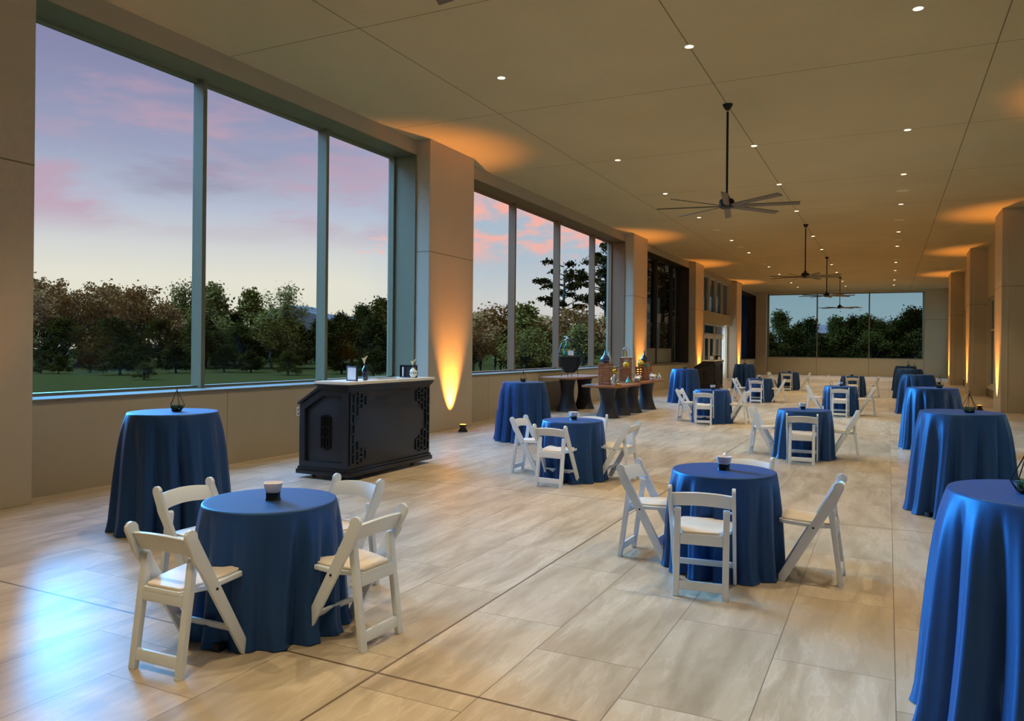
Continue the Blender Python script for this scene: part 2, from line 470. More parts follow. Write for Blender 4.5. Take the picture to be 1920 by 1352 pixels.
# ------------------------------------------------------------------ lights
def lamp(name, kind, loc, power, rgb, aim=None, parent=None, **kw):
    l = bpy.data.lights.new(name, kind); l.energy = power; l.color = rgb
    for k, v in kw.items(): setattr(l, k, v)
    o = bpy.data.objects.new(name, l); C.objects.link(o); o.location = loc
    if aim is not None:
        d = Vector(aim) - Vector(loc); o.rotation_euler = d.to_track_quat('-Z', 'Y').to_euler()
    if parent: o.parent = parent
    return o
WARM = (1, .83, .54)
DOWN_W, UP_W = 270, 1250
LY = [.8, 6.0, 10.18, 15.68, 19.58, 23.54, 28.97, 32.9, 38.85, 42.8, 48.4, 52.1]
LX = [(-5.26, 'window side'), (-2.43, 'middle'), (.28, 'right')]
ordn = ['nearest', 'second', 'third', 'fourth', 'fifth', 'sixth', 'seventh', 'eighth', 'ninth', 'tenth', 'eleventh', 'twelfth']
ring_me = lens_me = None
vis = [0, 0, 0]
for y in LY:
    for k, (x, nm) in enumerate(LX):
        if y > 7:
            t = thing('downlight', 'lit round recessed downlight, %s in the %s ceiling row' % (ordn[vis[k]], nm), 'light', (x, y, ZC), 0, 'recessed ceiling downlights')
            vis[k] += 1
            if ring_me is None:
                mb = MB()
                prof = [(.055, -.001), (.055, -.006), (.070, -.006), (.075, -.001)]
                n = 28
                mb.grid(lambda i, j: (prof[j][0] * math.cos(2 * PI * i / n), prof[j][0] * math.sin(2 * PI * i / n), prof[j][1]), n, 4, True)
                ring_me = mb.mesh('trim_ring', RING)
                lens_me = MB().lathe([(.054, -.006), (.054, -.002)], 28).mesh('lens', LAMP)
            obj('trim_ring', ring_me, t); obj('lens', lens_me, t)
        lamp('downlight_lamp', 'SPOT', (x, y, ZC - .03), DOWN_W, WARM, (x, y, 0), spot_size=math.radians(98), spot_blend=.65, shadow_soft_size=.04)
for i, (x, y, lab) in enumerate([(-5.25, 26.15, 'between sixth and seventh lights of the window row'), (-5.25, 30.93, 'between seventh and eighth lights of the window row'), (-5.25, 37.4, 'beyond the eighth light of the window row'),
             (.3, 21.56, 'between fifth and fourth lights of the right row, the nearest'), (.28, 26.3, 'in the right row beyond the fourth light'), (.28, 31.0, 'in the right row beyond the fifth light'), (.29, 37.45, 'in the right row beyond the sixth light'), (.33, 44.2, 'in the right row, farthest of them')]):
    t = thing('ceiling_speaker', 'flat pale unlit ceiling disc %s' % lab, 'speaker', (x, y, ZC), 0, 'unlit ceiling discs')
    MB().lathe([(.13, -.012), (.15, -.006), (.15, -.001)], 28).build('grille', RING, t)
    MB().lathe([(.150, -.001), (.158, -.004), (.158, -.0005)], 28).build('rim', WHITEF, t)

lamp('entry_fill', 'AREA', (-8.52, 45.0, 1.6), 9, (.72, .86, 1), (-8.52, 46, 1.6), shape='RECTANGLE', size=.12, size_y=2.7)  # added fill without a fixture, brightens the white trim beside the doors
# amber uplights at the columns
up0 = None
def uplight(x, y, col_x, lab):
    global up0
    sg = 1 if col_x < 0 else -1
    if up0 is None:
        up0 = thing('uplight', lab, 'uplight', (x, y, 0), 0, 'amber uplights at the columns')
        MB().lathe([(.06, 0), (.06, .05), (.055, .09), (.075, .13), (.075, .15)], 18).build('lamp_body', BLACK, up0)
        MB().lathe([(.066, .148), (.066, .153)], 18).build('lens', LED, up0)
        MB().prism([(-.10, 0), (-.075, 0), (-.045, .07), (-.06, .07)], -.03, .03, 'y').build('bracket', BLACK, up0, bev=.003); MB().prism([(.10, 0), (.075, 0), (.045, .07), (.06, .07)], -.03, .03, 'y').build('bracket', BLACK, up0, bev=.003)
    else: dup(up0, (x, y, 0), 0, lab)
    lx = col_x + sg * .22
    lamp('uplight_lamp', 'SPOT', (lx, y + .25, .12), UP_W, (1, .36, .06), (col_x, y + .25, 1.35), spot_size=math.radians(52), spot_blend=1, shadow_soft_size=.03)
for (a, b), lab in zip(LCOL, ['at the foot of the nearest window side column', 'on the floor between the near bar and the draped bar table', 'behind the display tables by the second window side column', 'behind the far bar by a window side column', 'at the farthest window side column']):
    if a < 5: lamp('uplight_lamp', 'SPOT', (XC + .30, a + .6, .12), UP_W * .08, (1, .36, .06), (XC, a + .87, 1.3), spot_size=math.radians(52), spot_blend=1, shadow_soft_size=.03); continue
    uplight(-7.6, a + .6, XC, 'small black floor uplight %s' % lab)
for (a, b), lab in zip(RCOL, ['', '', 'at the foot of the nearest right hand column', 'at the second right hand column', 'at the farthest right hand column']):
    if not lab: lamp('uplight_lamp', 'SPOT', (XRC - .30, a + .8, .12), UP_W, (1, .36, .06), (XRC, a + .8, 1.3), spot_size=math.radians(52), spot_blend=1, shadow_soft_size=.03); continue
    uplight(2.4, a + .55, XRC, 'small black floor uplight %s' % lab)

# the dusk sky's directional blue light, coming in low through the left hand windows
a_, e_ = math.radians(-20), math.radians(16)
dl = lamp('dusk_daylight', 'SUN', (-30, -8, 14), 7.8, (.05, .45, 1.0), None, angle=math.radians(26))
dl.rotation_euler = Vector((math.cos(e_) * math.cos(a_), math.cos(e_) * math.sin(a_), -math.sin(e_))).to_track_quat('-Z', 'Y').to_euler()
# daylight openings (sampling guides for the sky's light)
for a, b in [bays[1], bays[2], bays[3]]:
    p = lamp('window_daylight', 'AREA', (XG - .12, (a + b) / 2, 3.28), 1, (1, 1, 1), (0, (a + b) / 2, 3.28), shape='RECTANGLE', size=b - a, size_y=4.5)
    p.rotation_euler = (PI / 2, 0, -PI / 2)
    p.data.cycles.is_portal = True
p = lamp('window_daylight', 'AREA', (-2.78, YF + .3, 3.4), 1, (1, 1, 1), None, shape='RECTANGLE', size=9.7, size_y=4.5)
p.rotation_euler = (PI / 2, 0, PI); p.data.cycles.is_portal = True

# ------------------------------------------------------------------ ceiling fans
def make_fan(lab):
    t = thing('ceiling_fan', lab, 'fan', (0, 0, 0), 0, 'eight bladed ceiling fans')
    MB().lathe([(.025, -.10), (.04, -.085), (.072, -.035), (.085, 0)], 20).build('canopy', FANM, t)
    MB().lathe([(.019, -1.55), (.019, -.12)], 12).build('downrod', FANM, t)
    MB().lathe([(.03, -1.5), (.045, -1.52), (.05, -1.56), (.10, -1.57), (.125, -1.60), (.125, -1.70), (.10, -1.72), (.06, -1.735)], 24).build('motor', FANM, t)
    # one blade along +x, pitched
    n = 8
    ids = [(.10, .033), (.22, .050), (.5, .052), (1.14, .055)]
    b = MB()
    for (r0, w0), (r1, w1) in zip(ids, ids[1:]): pass
    th = math.radians(-14)
    def P(i, j):
        r, wd = ids[j]
        u = (-1, 1, 1, -1)[i] * wd; z = (-.5, -.5, .5, .5)[i] * .012
        return (r, u * math.cos(th) - z * math.sin(th), -1.685 + u * math.sin(th) + z * math.cos(th))
    b.grid(P, 4, 4, True); b.f += [(3, 2, 1, 0), (12, 13, 14, 15)]
    me = b.mesh('blade', BLADEM, smooth=30)
    for k in range(n):
        obj('blade', me, t, None, math.radians(9 + 45 * k))
    return t
fan = make_fan('dark bronze ceiling fan on a long rod, the largest one in full view')
fan.location = (-2.42, 12.86, ZC)
for y, lab, rz in [(3.40, 'ceiling fan at the top edge, only one blade tip in view', 8), (26.18, 'second dark ceiling fan from the camera, on a long rod', 17), (35.65, 'third dark ceiling fan, seen against the far window', 30), (45.74, 'farthest and smallest ceiling fan, lowest in front of the far window', 3)]:
    dup(fan, (-2.42, y, ZC), math.radians(rz), lab)

# ------------------------------------------------------------------ tables and cloths
def cloth_mesh(name, H, hem, amp, seed, nf):
    rnd = random.Random(seed)
    N = 224
    jit = [rnd.uniform(-.35, .35) for _ in range(nf)]
    am = [rnd.uniform(.45, 1.15) for _ in range(nf)]
    p2 = [(rnd.randint(2, 4), rnd.uniform(0, 6.28), rnd.uniform(.3, .6)) for _ in range(2)]
    def fold(th):
        u = th / (2 * PI) * nf; k = int(u) % nf; f = u - int(u)
        a0, a1 = jit[k], jit[(k + 1) % nf]
        ph = u + a0 * (1 - f) * f * 1.4 + a1 * f * (1 - f) * 1.1
        A = am[k] * (1 - f) + am[(k + 1) % nf] * f
        c = math.cos(2 * PI * ph)
        s2 = math.sin(PI * ph) ** 2
        return A * (2 * (s2 + .012) ** .36 - 1.42 + .12 * math.cos(6 * PI * ph + k))
    def low(th): return sum(s * math.cos(k * th + p) for k, p, s in p2)
    R = .395
    rows = [('c', .001), ('c', .12), ('c', .25), ('c', .36), ('c', .383), ('e', 0.35), ('e', 1.0)]
    ts = [0.012, .03, .06, .1, .15, .21, .28, .36, .44, .52, .6, .68, .76, .84, .91, .96, 1]
    def P(i, j):
        th = 2 * PI * i / N; c, s_ = math.cos(th), math.sin(th)
        if j < len(rows):
            k, v = rows[j]
            if k == 'c': return (v * c, v * s_, H - .0006 * (v > .38))
            r = .383 + .012 * math.sin(v * PI / 2); z = H - .012 * (1 - math.cos(v * PI / 2))
            return (r * c, r * s_, z)
        t = ts[j - len(rows)]
        ease = 1 - math.exp(-t * 9)
        r = R + (hem - R) * (.30 * ease + .70 * t) + amp * (t ** .5) * ease * fold(th + .05 * math.sin(3 * t + seed)) + .010 * t * low(th)
        if t > .93: r += .012 * (t - .93) / .07 * (1 + .6 * low(th))
        z = H - .012 - (H - .018) * t + (.004 * fold(th) * (t > .97))
        return (r * c, r * s_, max(z, .004))
    mb = MB().grid(P, N, len(rows) + len(ts), True)
    mb.f.append(tuple(range(N)))
    return mb.mesh(name, CLOTH, smooth=80)
low_me = [cloth_mesh('tablecloth', .76, .442, .066, 5 + i, 14) for i in range(3)]
high_me = [cloth_mesh('tablecloth', 1.07, .495, .088, 21 + i, 13) for i in range(3)]

def make_table(h, lab, grp, arm):
    t = thing('pedestal_table', lab, 'table', (0, 0, 0), 0, grp)
    MB().lathe([(.385, h - .034), (.385, h - .008)], 48).build('tabletop', BLACK, t)
    MB().lathe([(.035, .03), (.035, h - .034)], 16).build('pedestal', BLACK, t)
    for k in range(4):
        a = k * PI / 2 + .5
        M = Matrix.Rotation(a, 4, 'Z')
        MB().box(.03, arm, -.025, .025, .012, .045, M).box(arm - .05, arm, -.03, .03, 0, .02, M).build('foot', BLACK, t, bev=.004)
    return t
def votive():
    t = thing('candle_holder', '', 'candle', (0, 0, 0), 0, 'votive candles on the low tables')
    def ring(h, z, r=.3):
        pts = []
        for i in range(32):
            a = 2 * PI * i / 32; c, s_ = math.cos(a), math.sin(a)
            k = 1 / (abs(c) ** 4 + abs(s_) ** 4) ** .25
            pts.append((h * c * k, h * s_ * k, z))
        return pts
    rg = [ring(.044, 0), ring(.040, .012), ring(.040, .036), ring(.043, .046)]
    mb = MB().grid(lambda i, j: rg[j][i], 32, 4, True); mb.f += [tuple(range(32))[::-1], tuple(range(96, 128))]
    mb.build('base', BLACK, t)
    rg2 = [ring(.038, .046), ring(.046, .062), ring(.054, .104), ring(.051, .104), ring(.042, .064), ring(.030, .052)]
    mb = MB().grid(lambda i, j: rg2[j][i], 32, 6, True); mb.f += [tuple(range(160, 192))]
    mb.build('cup', FROST, t)
    wx = MB().lathe([(.024, .053), (.024, .078), (.02, .08)], 16).build('candle', PETAL, t)
    MB().ball((0, 0, .086), .005, 8, 1.8).build('flame', FLAME, wx)
    return t
def terrarium():
    t = thing('terrarium', '', 'terrarium', (0, 0, 0), 0, 'wire terrariums on the tall tables')
    A = [2 * PI * k / 5 for k in range(5)]
    lo = [(.042 * math.cos(a), .042 * math.sin(a), .004) for a in A]
    mi = [(.068 * math.cos(a + .6), .068 * math.sin(a + .6), .055) for a in A]
    ap = (0, 0, .2)
    f = MB()
    for k in range(5):
        j = (k + 1) % 5
        f.tube([lo[k], lo[j]], .0026, 6).tube([mi[k], mi[j]], .0026, 6).tube([lo[k], mi[k]], .0026, 6).tube([lo[j], mi[k]], .0026, 6).tube([mi[k], ap], .0026, 6)
    f.tube([(0, .012 * math.cos(q), .211 + .012 * math.sin(q)) for q in [2 * PI * i / 12 for i in range(12)]], .002, 6, True)
    f.build('wire_frame', DARKM, t)
    MB().lathe([(.036, .005), (.046, .016), (.042, .020)], 15).build('soil', SOIL, t)
    rnd = random.Random(4); p = MB()
    for q in range(9):
        cx, cy = rnd.uniform(-.034, .034), rnd.uniform(-.034, .034)
        for k in range(9):
            a = k * 2.4; r = .006 + .013 * (k / 9)
            p.tube([(cx, cy, .02), (cx + r * .8 * math.cos(a), cy + r * .8 * math.sin(a), .042 - .008 * k / 9), (cx + r * 1.5 * math.cos(a), cy + r * 1.5 * math.sin(a), .062 - .016 * k / 9)], [.003, .006, .0008], 5)
    p.build('succulent', SUCC, t)
    return t

LEFT = ['left hand row of low tables', 'right hand row of low tables']
LOW = [  # x, y, row, rank words
    (-3.36, 3.50, 0, 'nearest'), (-1.14, 6.06, 1, 'nearest'), (-3.68, 9.25, 0, 'second'), (-1.18, 12.86, 1, 'second'),
    (-3.67, 17.95, 0, 'third'), (-1.12, 21.9, 1, 'third'), (-3.78, 26.0, 0, 'fourth'), (-1.17, 31.0, 1, 'farthest'), (-3.8, 34.4, 0, 'farthest')]
RN = ['left', 'right']
HIGH = [(-5.97, 4.96, 'tall blue draped table by the window in the left foreground'), (-5.98, 12.58, 'tall blue draped table between the near bar and the display tables'),
        (-5.79, 24.1, 'tall blue draped table in front of the far bar'), (-5.63, 34.3, 'tall blue draped table beyond the far bar'),
        (.645, 4.1, 'tall blue draped table cut off by the right picture edge'), (.70, 9.28, 'second tall blue draped table of the right wall row'),
        (.70, 15.14, 'third tall blue draped table of the right wall row'), (.73, 23.4, 'fourth tall blue draped table of the right wall row'),
        (.70, 30.8, 'fifth tall blue draped table of the right wall row'), (.69, 36.85, 'farthest tall blue draped table of the right wall row')]
tl = make_table(.756, '', 'low tables under blue cloths', .462); th_ = make_table(1.066, '', 'tall tables under blue cloths', .5)
cup = votive(); ter = terrarium()
for i, (x, y, row, rk) in enumerate(LOW):
    who = '%s low table of the %s row' % (rk, RN[row])
    lab = 'black footed pedestal table under blue cloth, ' + who
    if i == 0: tl.location = (x, y, 0); tl['label'] = lab; tl.rotation_euler.z = -.4
    else: dup(tl, (x, y, 0), i * .7, lab)
    o = obj('tablecloth', low_me[i % 3], None, (x, y, 0), i * 1.1)
    tag(o, 'blue satin cloth draped over the ' + who, 'tablecloth', 'blue cloths on the low tables')
    lab = 'white square votive cup on black base on the ' + who
    dx, dy = [(.02, .0), (.0, -.0), (-.0, .02), (-.03, .02)][i % 4]
    if i == 0: cup.location = (x + dx, y + dy, .7605); cup.rotation_euler.z = .6; cup['label'] = lab
    else: dup(cup, (x + dx, y + dy, .7605), .5 + i, lab)
TOFF = [(.02, .02), (-.03, .05), (0, 0), (.02, 0), (-.08, -.04), (.06, -.12), (.1, -.1), (-.05, .1), (.15, .0), (.1, 0)]
for i, (x, y, who) in enumerate(HIGH):
    lab = 'black pedestal table under the ' + who.replace('blue draped table', 'blue cloth')
    if i == 0: th_.location = (x, y, 0); th_['label'] = lab
    else: dup(th_, (x, y, 0), i * .7, lab)
    o = obj('tablecloth', high_me[i % 3], None, (x, y, 0), i * 1.3 + .4)
    tag(o, who.replace('tall blue draped table', 'blue floor length cloth on the tall table'), 'tablecloth', 'blue cloths on the tall tables')
    lab = 'wire terrarium with succulents on the ' + who.replace('blue draped ', '')
    p = (x + TOFF[i][0], y + TOFF[i][1], 1.0705)
    if i == 0: ter.location = p; ter['label'] = lab; ter.rotation_euler.z = .3
    else: dup(ter, p, .3 + i * .9, lab)

# ------------------------------------------------------------------ folding chairs
def make_chair():
    t = thing('folding_chair', '', 'chair', (0, 0, 0), 0, 'white folding chairs')
    Y0 = -.21
    prof = [(.465, 0), (.075, .712), (.072, .735), (.058, .753), (.036, .761), (.014, .755), (.0, .738), (.0, .715), (.040, .625), (.048, .598), (.066, .57), (.098, .525), (.396, 0)]
    prof = [(y + Y0, z) for y, z in prof]
    for s_ in (-1, 1):
        a, b = (.201, .225) if s_ > 0 else (-.225, -.201)
        f = MB().prism(prof, a, b, 'x').build('front_leg', CHAIRM, t, bev=.005)
        x = .225 * s_
        MB().tube([(x - .002 * s_, .203 + Y0, .416), (x + .004 * s_, .203 + Y0, .416)], .0075, 10).build('bolt', DARKM, f)
    for s_ in (-1, 1):
        a, b = (.143, .186) if s_ > 0 else (-.186, -.143)
        leg = [(.0, 0), (.034, 0), (.112, .565), (.112, .585), (.102, .597), (.088, .597), (.078, .585), (.074, .565)]
        # rounded top seen from behind: narrow the last slab
        o = MB().prism([(y + Y0, z) for y, z in leg], a, b, 'x').build('rear_leg', CHAIRM, t, bev=.006)
        MB().tube([(.186 * s_, .095 + Y0, .578), (.202 * s_, .095 + Y0, .578)], .009, 10).build('pivot', CHAIRM, o)
    # seat: frame with a raised edge and an inset vinyl pad
    out = [(-.133, .045), (.133, .045), (.134, .105), (.194, .20), (.194, .415), (.178, .436), (.155, .447), (-.155, .447), (-.178, .436), (-.194, .415), (-.194, .20), (-.134, .105)]
    sh = Matrix(((1, 0, 0, 0), (0, 1, 0, Y0), (0, .06, 1, .398), (0, 0, 0, 1)))
    MB().prism(out, 0, .026, 'z', sh).build('seat_frame', CHAIRM, t, bev=.004)
    pad = [(-.112, .056), (.112, .056), (.124, .066), (.146, .14), (.166, .235), (.172, .32), (.172, .405), (.162, .425), (.14, .432), (-.14, .432), (-.162, .425), (-.172, .405), (-.172, .32), (-.166, .235), (-.146, .14), (-.124, .066)]
    MB().prism(pad, .0255, .041, 'z', sh).build('seat_pad', PADM, t, bev=.006, seg=3)
    MB().box(-.142, .142, .046 + Y0, .066 + Y0, .352, .415).build('seat_apron', CHAIRM, t, bev=.003)
    # curved top slat
    n = 17
    def cy(z): return .43 - .405 * z / .735
    P = []
    def S(i, j):
        x = -.203 + .406 * i / (n - 1); q = 1 - (x / .203) ** 2
        zt, zb = .703 + .018 * q, .607 + .018 * q
        z = (zb, zt, zt, zb)[j % 4]; d = (-.009, -.009, .009, .009)[j % 4]
        return (x, cy(z) + Y0 - .022 * q + d, z + d * .3)
    mb = MB().grid(lambda i, j: S(i, j), n, 5)
    mb.f += [(0, n, 2 * n, 3 * n), tuple(k + n - 1 for k in (3 * n, 2 * n, n, 0))]
    mb.build('backrest', CHAIRM, t, bev=.003)
    zz = .155; yc = cy(zz) + Y0
    MB().prism([(yc + .02, zz - .026), (yc + .034, zz - .02), (yc - .02 + .006, zz + .03), (yc - .028, zz + .024)], -.203, .203, 'x').build('front_stretcher', CHAIRM, t, bev=.003)
    MB().box(-.144, .144, .008 + Y0, .026 + Y0, .048, .108, Matrix(((1, 0, 0, 0), (0, 1, .1, 0), (0, 0, 1, 0), (0, 0, 0, 1)))).build('rear_stretcher', CHAIRM, t, bev=.003)
    return t
chair = make_chair()
SIDES = {'near': (0, 1, 'on the camera side'), 'left': (1, 0, 'on the window side'), 'right': (-1, 0, 'on the right side'), 'far': (0, -1, 'on the far side')}
# per table: side -> (distance of the rear feet, sideways shift, turn in degrees)
CH = [
    dict(near=(.815, -.01, 2), left=(.98, .17, -1), right=(.79, .09, -2), far=(.97, -.08, -6)),
    dict(near=(.85, -.02, 8), left=(.82, .07, -3), right=(.87, .06, 0), far=(1.0, .0, -10)),
    dict(near=(.76, .0, -4), left=(.90, .18, 0), right=(.80, .17, -3), far=(1.08, -.1, 5)),
    dict(near=(.84, .03, 4), left=(.87, .20, 0), right=(.80, .18, 2), far=(1.0, .0, 3)),
    dict(near=(.80, -.06, 10), left=(.82, .1, -3), right=(.81, .1, -2), far=(.85, .02, -6)),
    dict(near=(.84, .02, 2), left=(.86, .1, 3), right=(.84, .1, -3), far=(.84, .05, 4)),
    dict(near=(.82, .0, 3), left=(.84, .05, -4), right=(.82, .05, 6), far=(.84, .0, -3)),
    dict(near=(.84, .02, 0), left=(.86, .0, 4), right=(.9, .0, -4), far=(.84, .0, 3)),
    dict(near=(.83, .0, 2), left=(.85, .0, -4), right=(.88, .0, 4), far=(.84, .0, -3))]
first = True
for (x, y, row, rk), d in zip(LOW, CH):
    for sd, (R, sh, tw) in d.items():
        fx, fy, words = SIDES[sd]
        rz = math.atan2(-fx, fy)
        rx, ry = math.cos(rz), math.sin(rz)          # the chair's own right
        if sd in ('left', 'right'): ox, oy = 0, sh
        else: ox, oy = sh, 0
        D = R - .21
        loc = (x - fx * D + ox, y - fy * D + oy, 0)
        lab = 'white folding chair %s of the %s %s row low table' % (words, rk, RN[row])
        if first: chair.location = loc; chair.rotation_euler.z = rz + math.radians(tw); chair['label'] = lab; first = False
        else: dup(chair, loc, rz + math.radians(tw), lab)

# ------------------------------------------------------------------ bars
def make_bar(lab):
    t = thing('bar_counter', lab, 'bar', (0, 0, 0), 0)
    L, Wd = 1.88, .78                        # front face at x=0, end panel towards -y at y=0
    end = [(0, .13), (0, 1.15), (-.43, 1.15), (-Wd, .93), (-Wd, .13)]
    ch = .07
    body = MB()
    body.prism(end, 0.035, L, 'y')
    body.build('body', BARM, t, bev=.004)
    # end frame around a recessed panel
    fr = MB()
    inn = [(-.10, .22), (-.10, 1.06), (-.40, 1.06), (-Wd + .09, .885), (-Wd + .09, .22)]
    k = len(end)
    vs = [(p, 0.0, q) for p, q in end] + [(p, 0.0, q) for p, q in inn] + [(p, .035, q) for p, q in end] + [(p, .035, q) for p, q in inn]
    fs = []
    for i in range(k):
        j = (i + 1) % k
        fs += [(i, j, k + j, k + i), (2 * k + i, 3 * k + i, 3 * k + j, 2 * k + j), (i, 2 * k + i, 2 * k + j, j), (k + i, k + j, 3 * k + j, 3 * k + i)]
    fr._add(vs, fs); fr.build('end_frame', BARM, t, bev=.004)
    MB().prism([(-.035, .005), (.012, .045), (-.02, .075), (-.06, .035)], .14, 1.15, 'z').build('corner_post', POSTM, t)
    def ringbox(mb, c0, c1, w_, h_, tk, plane):
        a0, a1, b0, b1 = c0 - w_ / 2, c0 + w_ / 2, c1 - h_ / 2, c1 + h_ / 2
        for (p, q, r, s_) in ((a0, a1, b0, b0 + tk), (a0, a1, b1 - tk, b1), (a0, a0 + tk, b0, b1), (a1 - tk, a1, b0, b1)):
            if plane == 'front': mb.box(-.002, .016, p, q, r, s_)
            else: mb.box(p, q, .012, .036, r, s_)
    for sy, sz in ((0, 1), (1, 1), (0, 0), (1, 0)):
        mb = MB()
        for (i, j) in ((0, 0), (1, 0), (2, 0), (3, 0), (0, 1), (1, 1), (0, 2), (2, .6), (0, 3)):
            yy = .075 + i * .082; zz = .085 + j * .125 + (.035 if i % 2 else 0)
            cy_ = yy if sy == 0 else L - yy
            cz_ = 1.12 - zz if sz else .19 + zz
            ringbox(mb, cy_, cz_, .095, .15, .020, 'front')
        mb.build('corner_fretwork', BARK, t)
    mb = MB()
    for dx in (-.045, .045):
        for dz in (-.125, 0, .125): ringbox(mb, -.37 + dx, .60 + dz, .06, .155, .016, 'end')
    ringbox(mb, -.37, .60, .07, .44, .018, 'end'); ringbox(mb, -.37, .60, .05, .16, .014, 'end')
    mb.build('end_medallion', BARK, t)
    MB().box(-Wd - .03, .035, -.03, L + .03, .055, .115).box(-Wd - .015, .02, -.015, L + .015, .115, .15).build('plinth', BARK, t, bev=.008)
    MB().box(-.46, .012, -.012, L + .012, 1.13, 1.155).box(-.47, .03, -.03, L + .03, 1.155, 1.185).box(-.48, .045, -.045, L + .045, 1.185, 1.212).build('cornice', BARM, t, bev=.006)
    MB().box(-.49, .055, -.055, L + .055, 1.212, 1.25).build('countertop', COUNTER, t, bev=.006)
    # sloping rail down the back of the end
    MB().prism([(-.43, 1.15), (-.45, 1.19), (-Wd - .02, .965), (-Wd - .02, .93)], -.02, L + .02, 'y').build('sloped_rail', BARM, t, bev=.004)
    for x, y in ((-.1, .15), (-.1, L - .3), (-Wd + .12, .15), (-Wd + .12, L - .3)):
        MB().lathe([(.028, -.016), (.03, -.01), (.03, .01), (.028, .016)], 14, (0, 0, 0), Matrix.Translation((x, y, .03)) @ Matrix.Rotation(PI / 2, 4, 'X')).box(x - .02, x + .02, y - .015, y + .015, .03, .056).build('caster', BLACK, t)
    return t
B1 = (-6.01, 7.57, 0)
bar = make_bar('black portable bar with cream top and fretwork corners near the first column')
bar.location = B1
B2 = (-6.38, 31.48, 0)
dup(bar, B2, 0, 'smaller looking black portable bar far back beside the entrance doors')

def calla(parent, h, lean, r=.03):
    pts = [(0, 0, h * .55), (lean * .2, 0, h * .75), (lean * .6, .005, h)]
    MB().tube(pts, .0035, 6).build('stem', STEM, parent)
    cx, cz = lean * .6, h
    m = MB()
    n = 20
    prof = [(.003, -.01), (.008, .01), (.016, .035), (.026, .058), (.034, .068)]
    def P(i, j):
        a = 2 * PI * i / n; rr, z = prof[j]
        tip = max(0, math.cos(a)) ** 3
        return (cx + rr * math.cos(a) + lean * z * 2 + tip * .02 * (j / 4) ** 2, rr * math.sin(a), cz + z + tip * .035 * (j / 4) ** 2)
    m.grid(P, n, 5, True); m.build('petal', PETAL, parent)
VASE = [(.02, 0), (.036, .01), (.042, .06), (.044, .11), (.038, .15), (.022, .175), (.018, .19), (.021, .195)]
PVASE = [(.025, 0), (.045, .012), (.058, .05), (.058, .08), (.046, .115), (.026, .132), (.024, .14), (.027, .145)]
def bar_items(b, far):
    x, y, _ = b; z = 1.2505
    w = 'far bar' if far else 'near bar'
    t = thing('sign_frame', 'small silver edged stand frame with a white card on the %s' % w, 'frame', (x - .13, y + .24, z), -.25)
    MB().box(-.105, .105, -.012, .012, 0, .012).box(-.105, .105, -.012, .012, .175, .19).box(-.105, -.09, -.012, .012, .012, .175).box(.09, .105, -.012, .012, .012, .175).build('frame', BARM, t, bev=.003)
    MB().box(-.09, .09, -.006, .004, .012, .175).build('card', CARD, t, smooth=0)
    MB().prism([(.012, 0), (.07, 0), (.012, .12)], -.01, .01, 'x').build('easel_leg', BARM, t)
    t = thing('vase', 'slim glossy black vase with one cream calla lily on the %s' % w, 'vase', (x - .12, y + .50, z))
    MB().lathe(VASE, 20).build('vase_body', NAVYG, t)
    calla(t, .22, -.03)
    t = thing('display_box', 'black box with one white edge at the far end of the %s' % w, 'box', (x - .2, y + 1.62, z), -.1)
    MB().box(-.15, .15, -.02, .02, 0, .012).box(-.15, .15, -.02, .02, .168, .18).box(-.15, -.138, -.02, .02, .012, .168).box(.138, .15, -.02, .02, .012, .168).box(-.138, .138, .008, .02, .012, .168).build('case', BLACK, t, bev=.002)
    MB().box(-.105, -.088, -.018, .006, .012, .15).build('white_edge', CARD, t)
    t = thing('vase', 'squat white vase with black ovals and a calla lily on the %s' % w, 'vase', (x - .10, y + 1.60, z))
    vb = MB().lathe(PVASE, 24).build('vase_body', PORC, t)
    mb = MB()
    for k in range(12):
        a = 2 * PI * k / 12
        mb.tube([((.0585) * math.cos(a), (.0585) * math.sin(a), .048), ((.0595) * math.cos(a), (.0595) * math.sin(a), .065), ((.056) * math.cos(a), (.056) * math.sin(a), .085)], [.003, .006, .003], 6)
    mb.build('oval_pattern', BLACK, vb)
    calla(t, .17, -.02)
    t = thing('tray', 'low clear tray lying in the middle of the %s top' % w, 'tray', (x - .22, y + .95, z))
    MB().box(-.12, .12, -.22, .22, 0, .006).build('tray_base', GLASSY, t)
    MB().box(-.12, .12, -.22, -.21, .006, .02).box(-.12, .12, .21, .22, .006, .02).box(-.12, -.11, -.21, .21, .006, .02).box(.11, .12, -.21, .21, .006, .02).build('tray_rim', GLASSY, t)
bar_items(B1, False); bar_items(B2, True)

# ------------------------------------------------------------------ display tables
def console(lab, x0, x1, y0, y1, h, peds):
    t = thing('display_table', lab, 'table', ((x0 + x1) / 2, (y0 + y1) / 2, 0), 0, 'wood topped display tables')
    cx, cy_ = (x0 + x1) / 2, (y0 + y1) / 2
    a, b = (x1 - x0) / 2, (y1 - y0) / 2
    poly = []
    for i in range(9):
        q = i / 8; poly.append((-a + 2 * a * q, -b - .10 * math.sin(PI * q)))
    poly += [(a, b), (-a, b)]
    MB().prism(poly, h - .05, h, 'z').build('tabletop', WOOD, t, bev=.006)
    for px, py in peds:
        prof = []
        for i in range(15):
            q = i / 14; r = .175 + .12 * (abs(q - .58) / .58) ** 1.9
            prof.append((r, q * (h - .052)))
        MB().lathe(prof, 28, (px - cx, py - cy_, 0)).build('pedestal', SPANDEX, t)
    return t
console('wood topped display table against the window wall, holding the oval rack', -8.26, -7.2, 18.3, 20.8, .93, [(-7.7, 18.95), (-7.66, 20.1)])
console('nearer wood topped display table in front, holding the first slatted tower', -6.66, -5.72, 17.3, 19.1, .80, [(-6.17, 17.8), (-6.16, 18.72)])
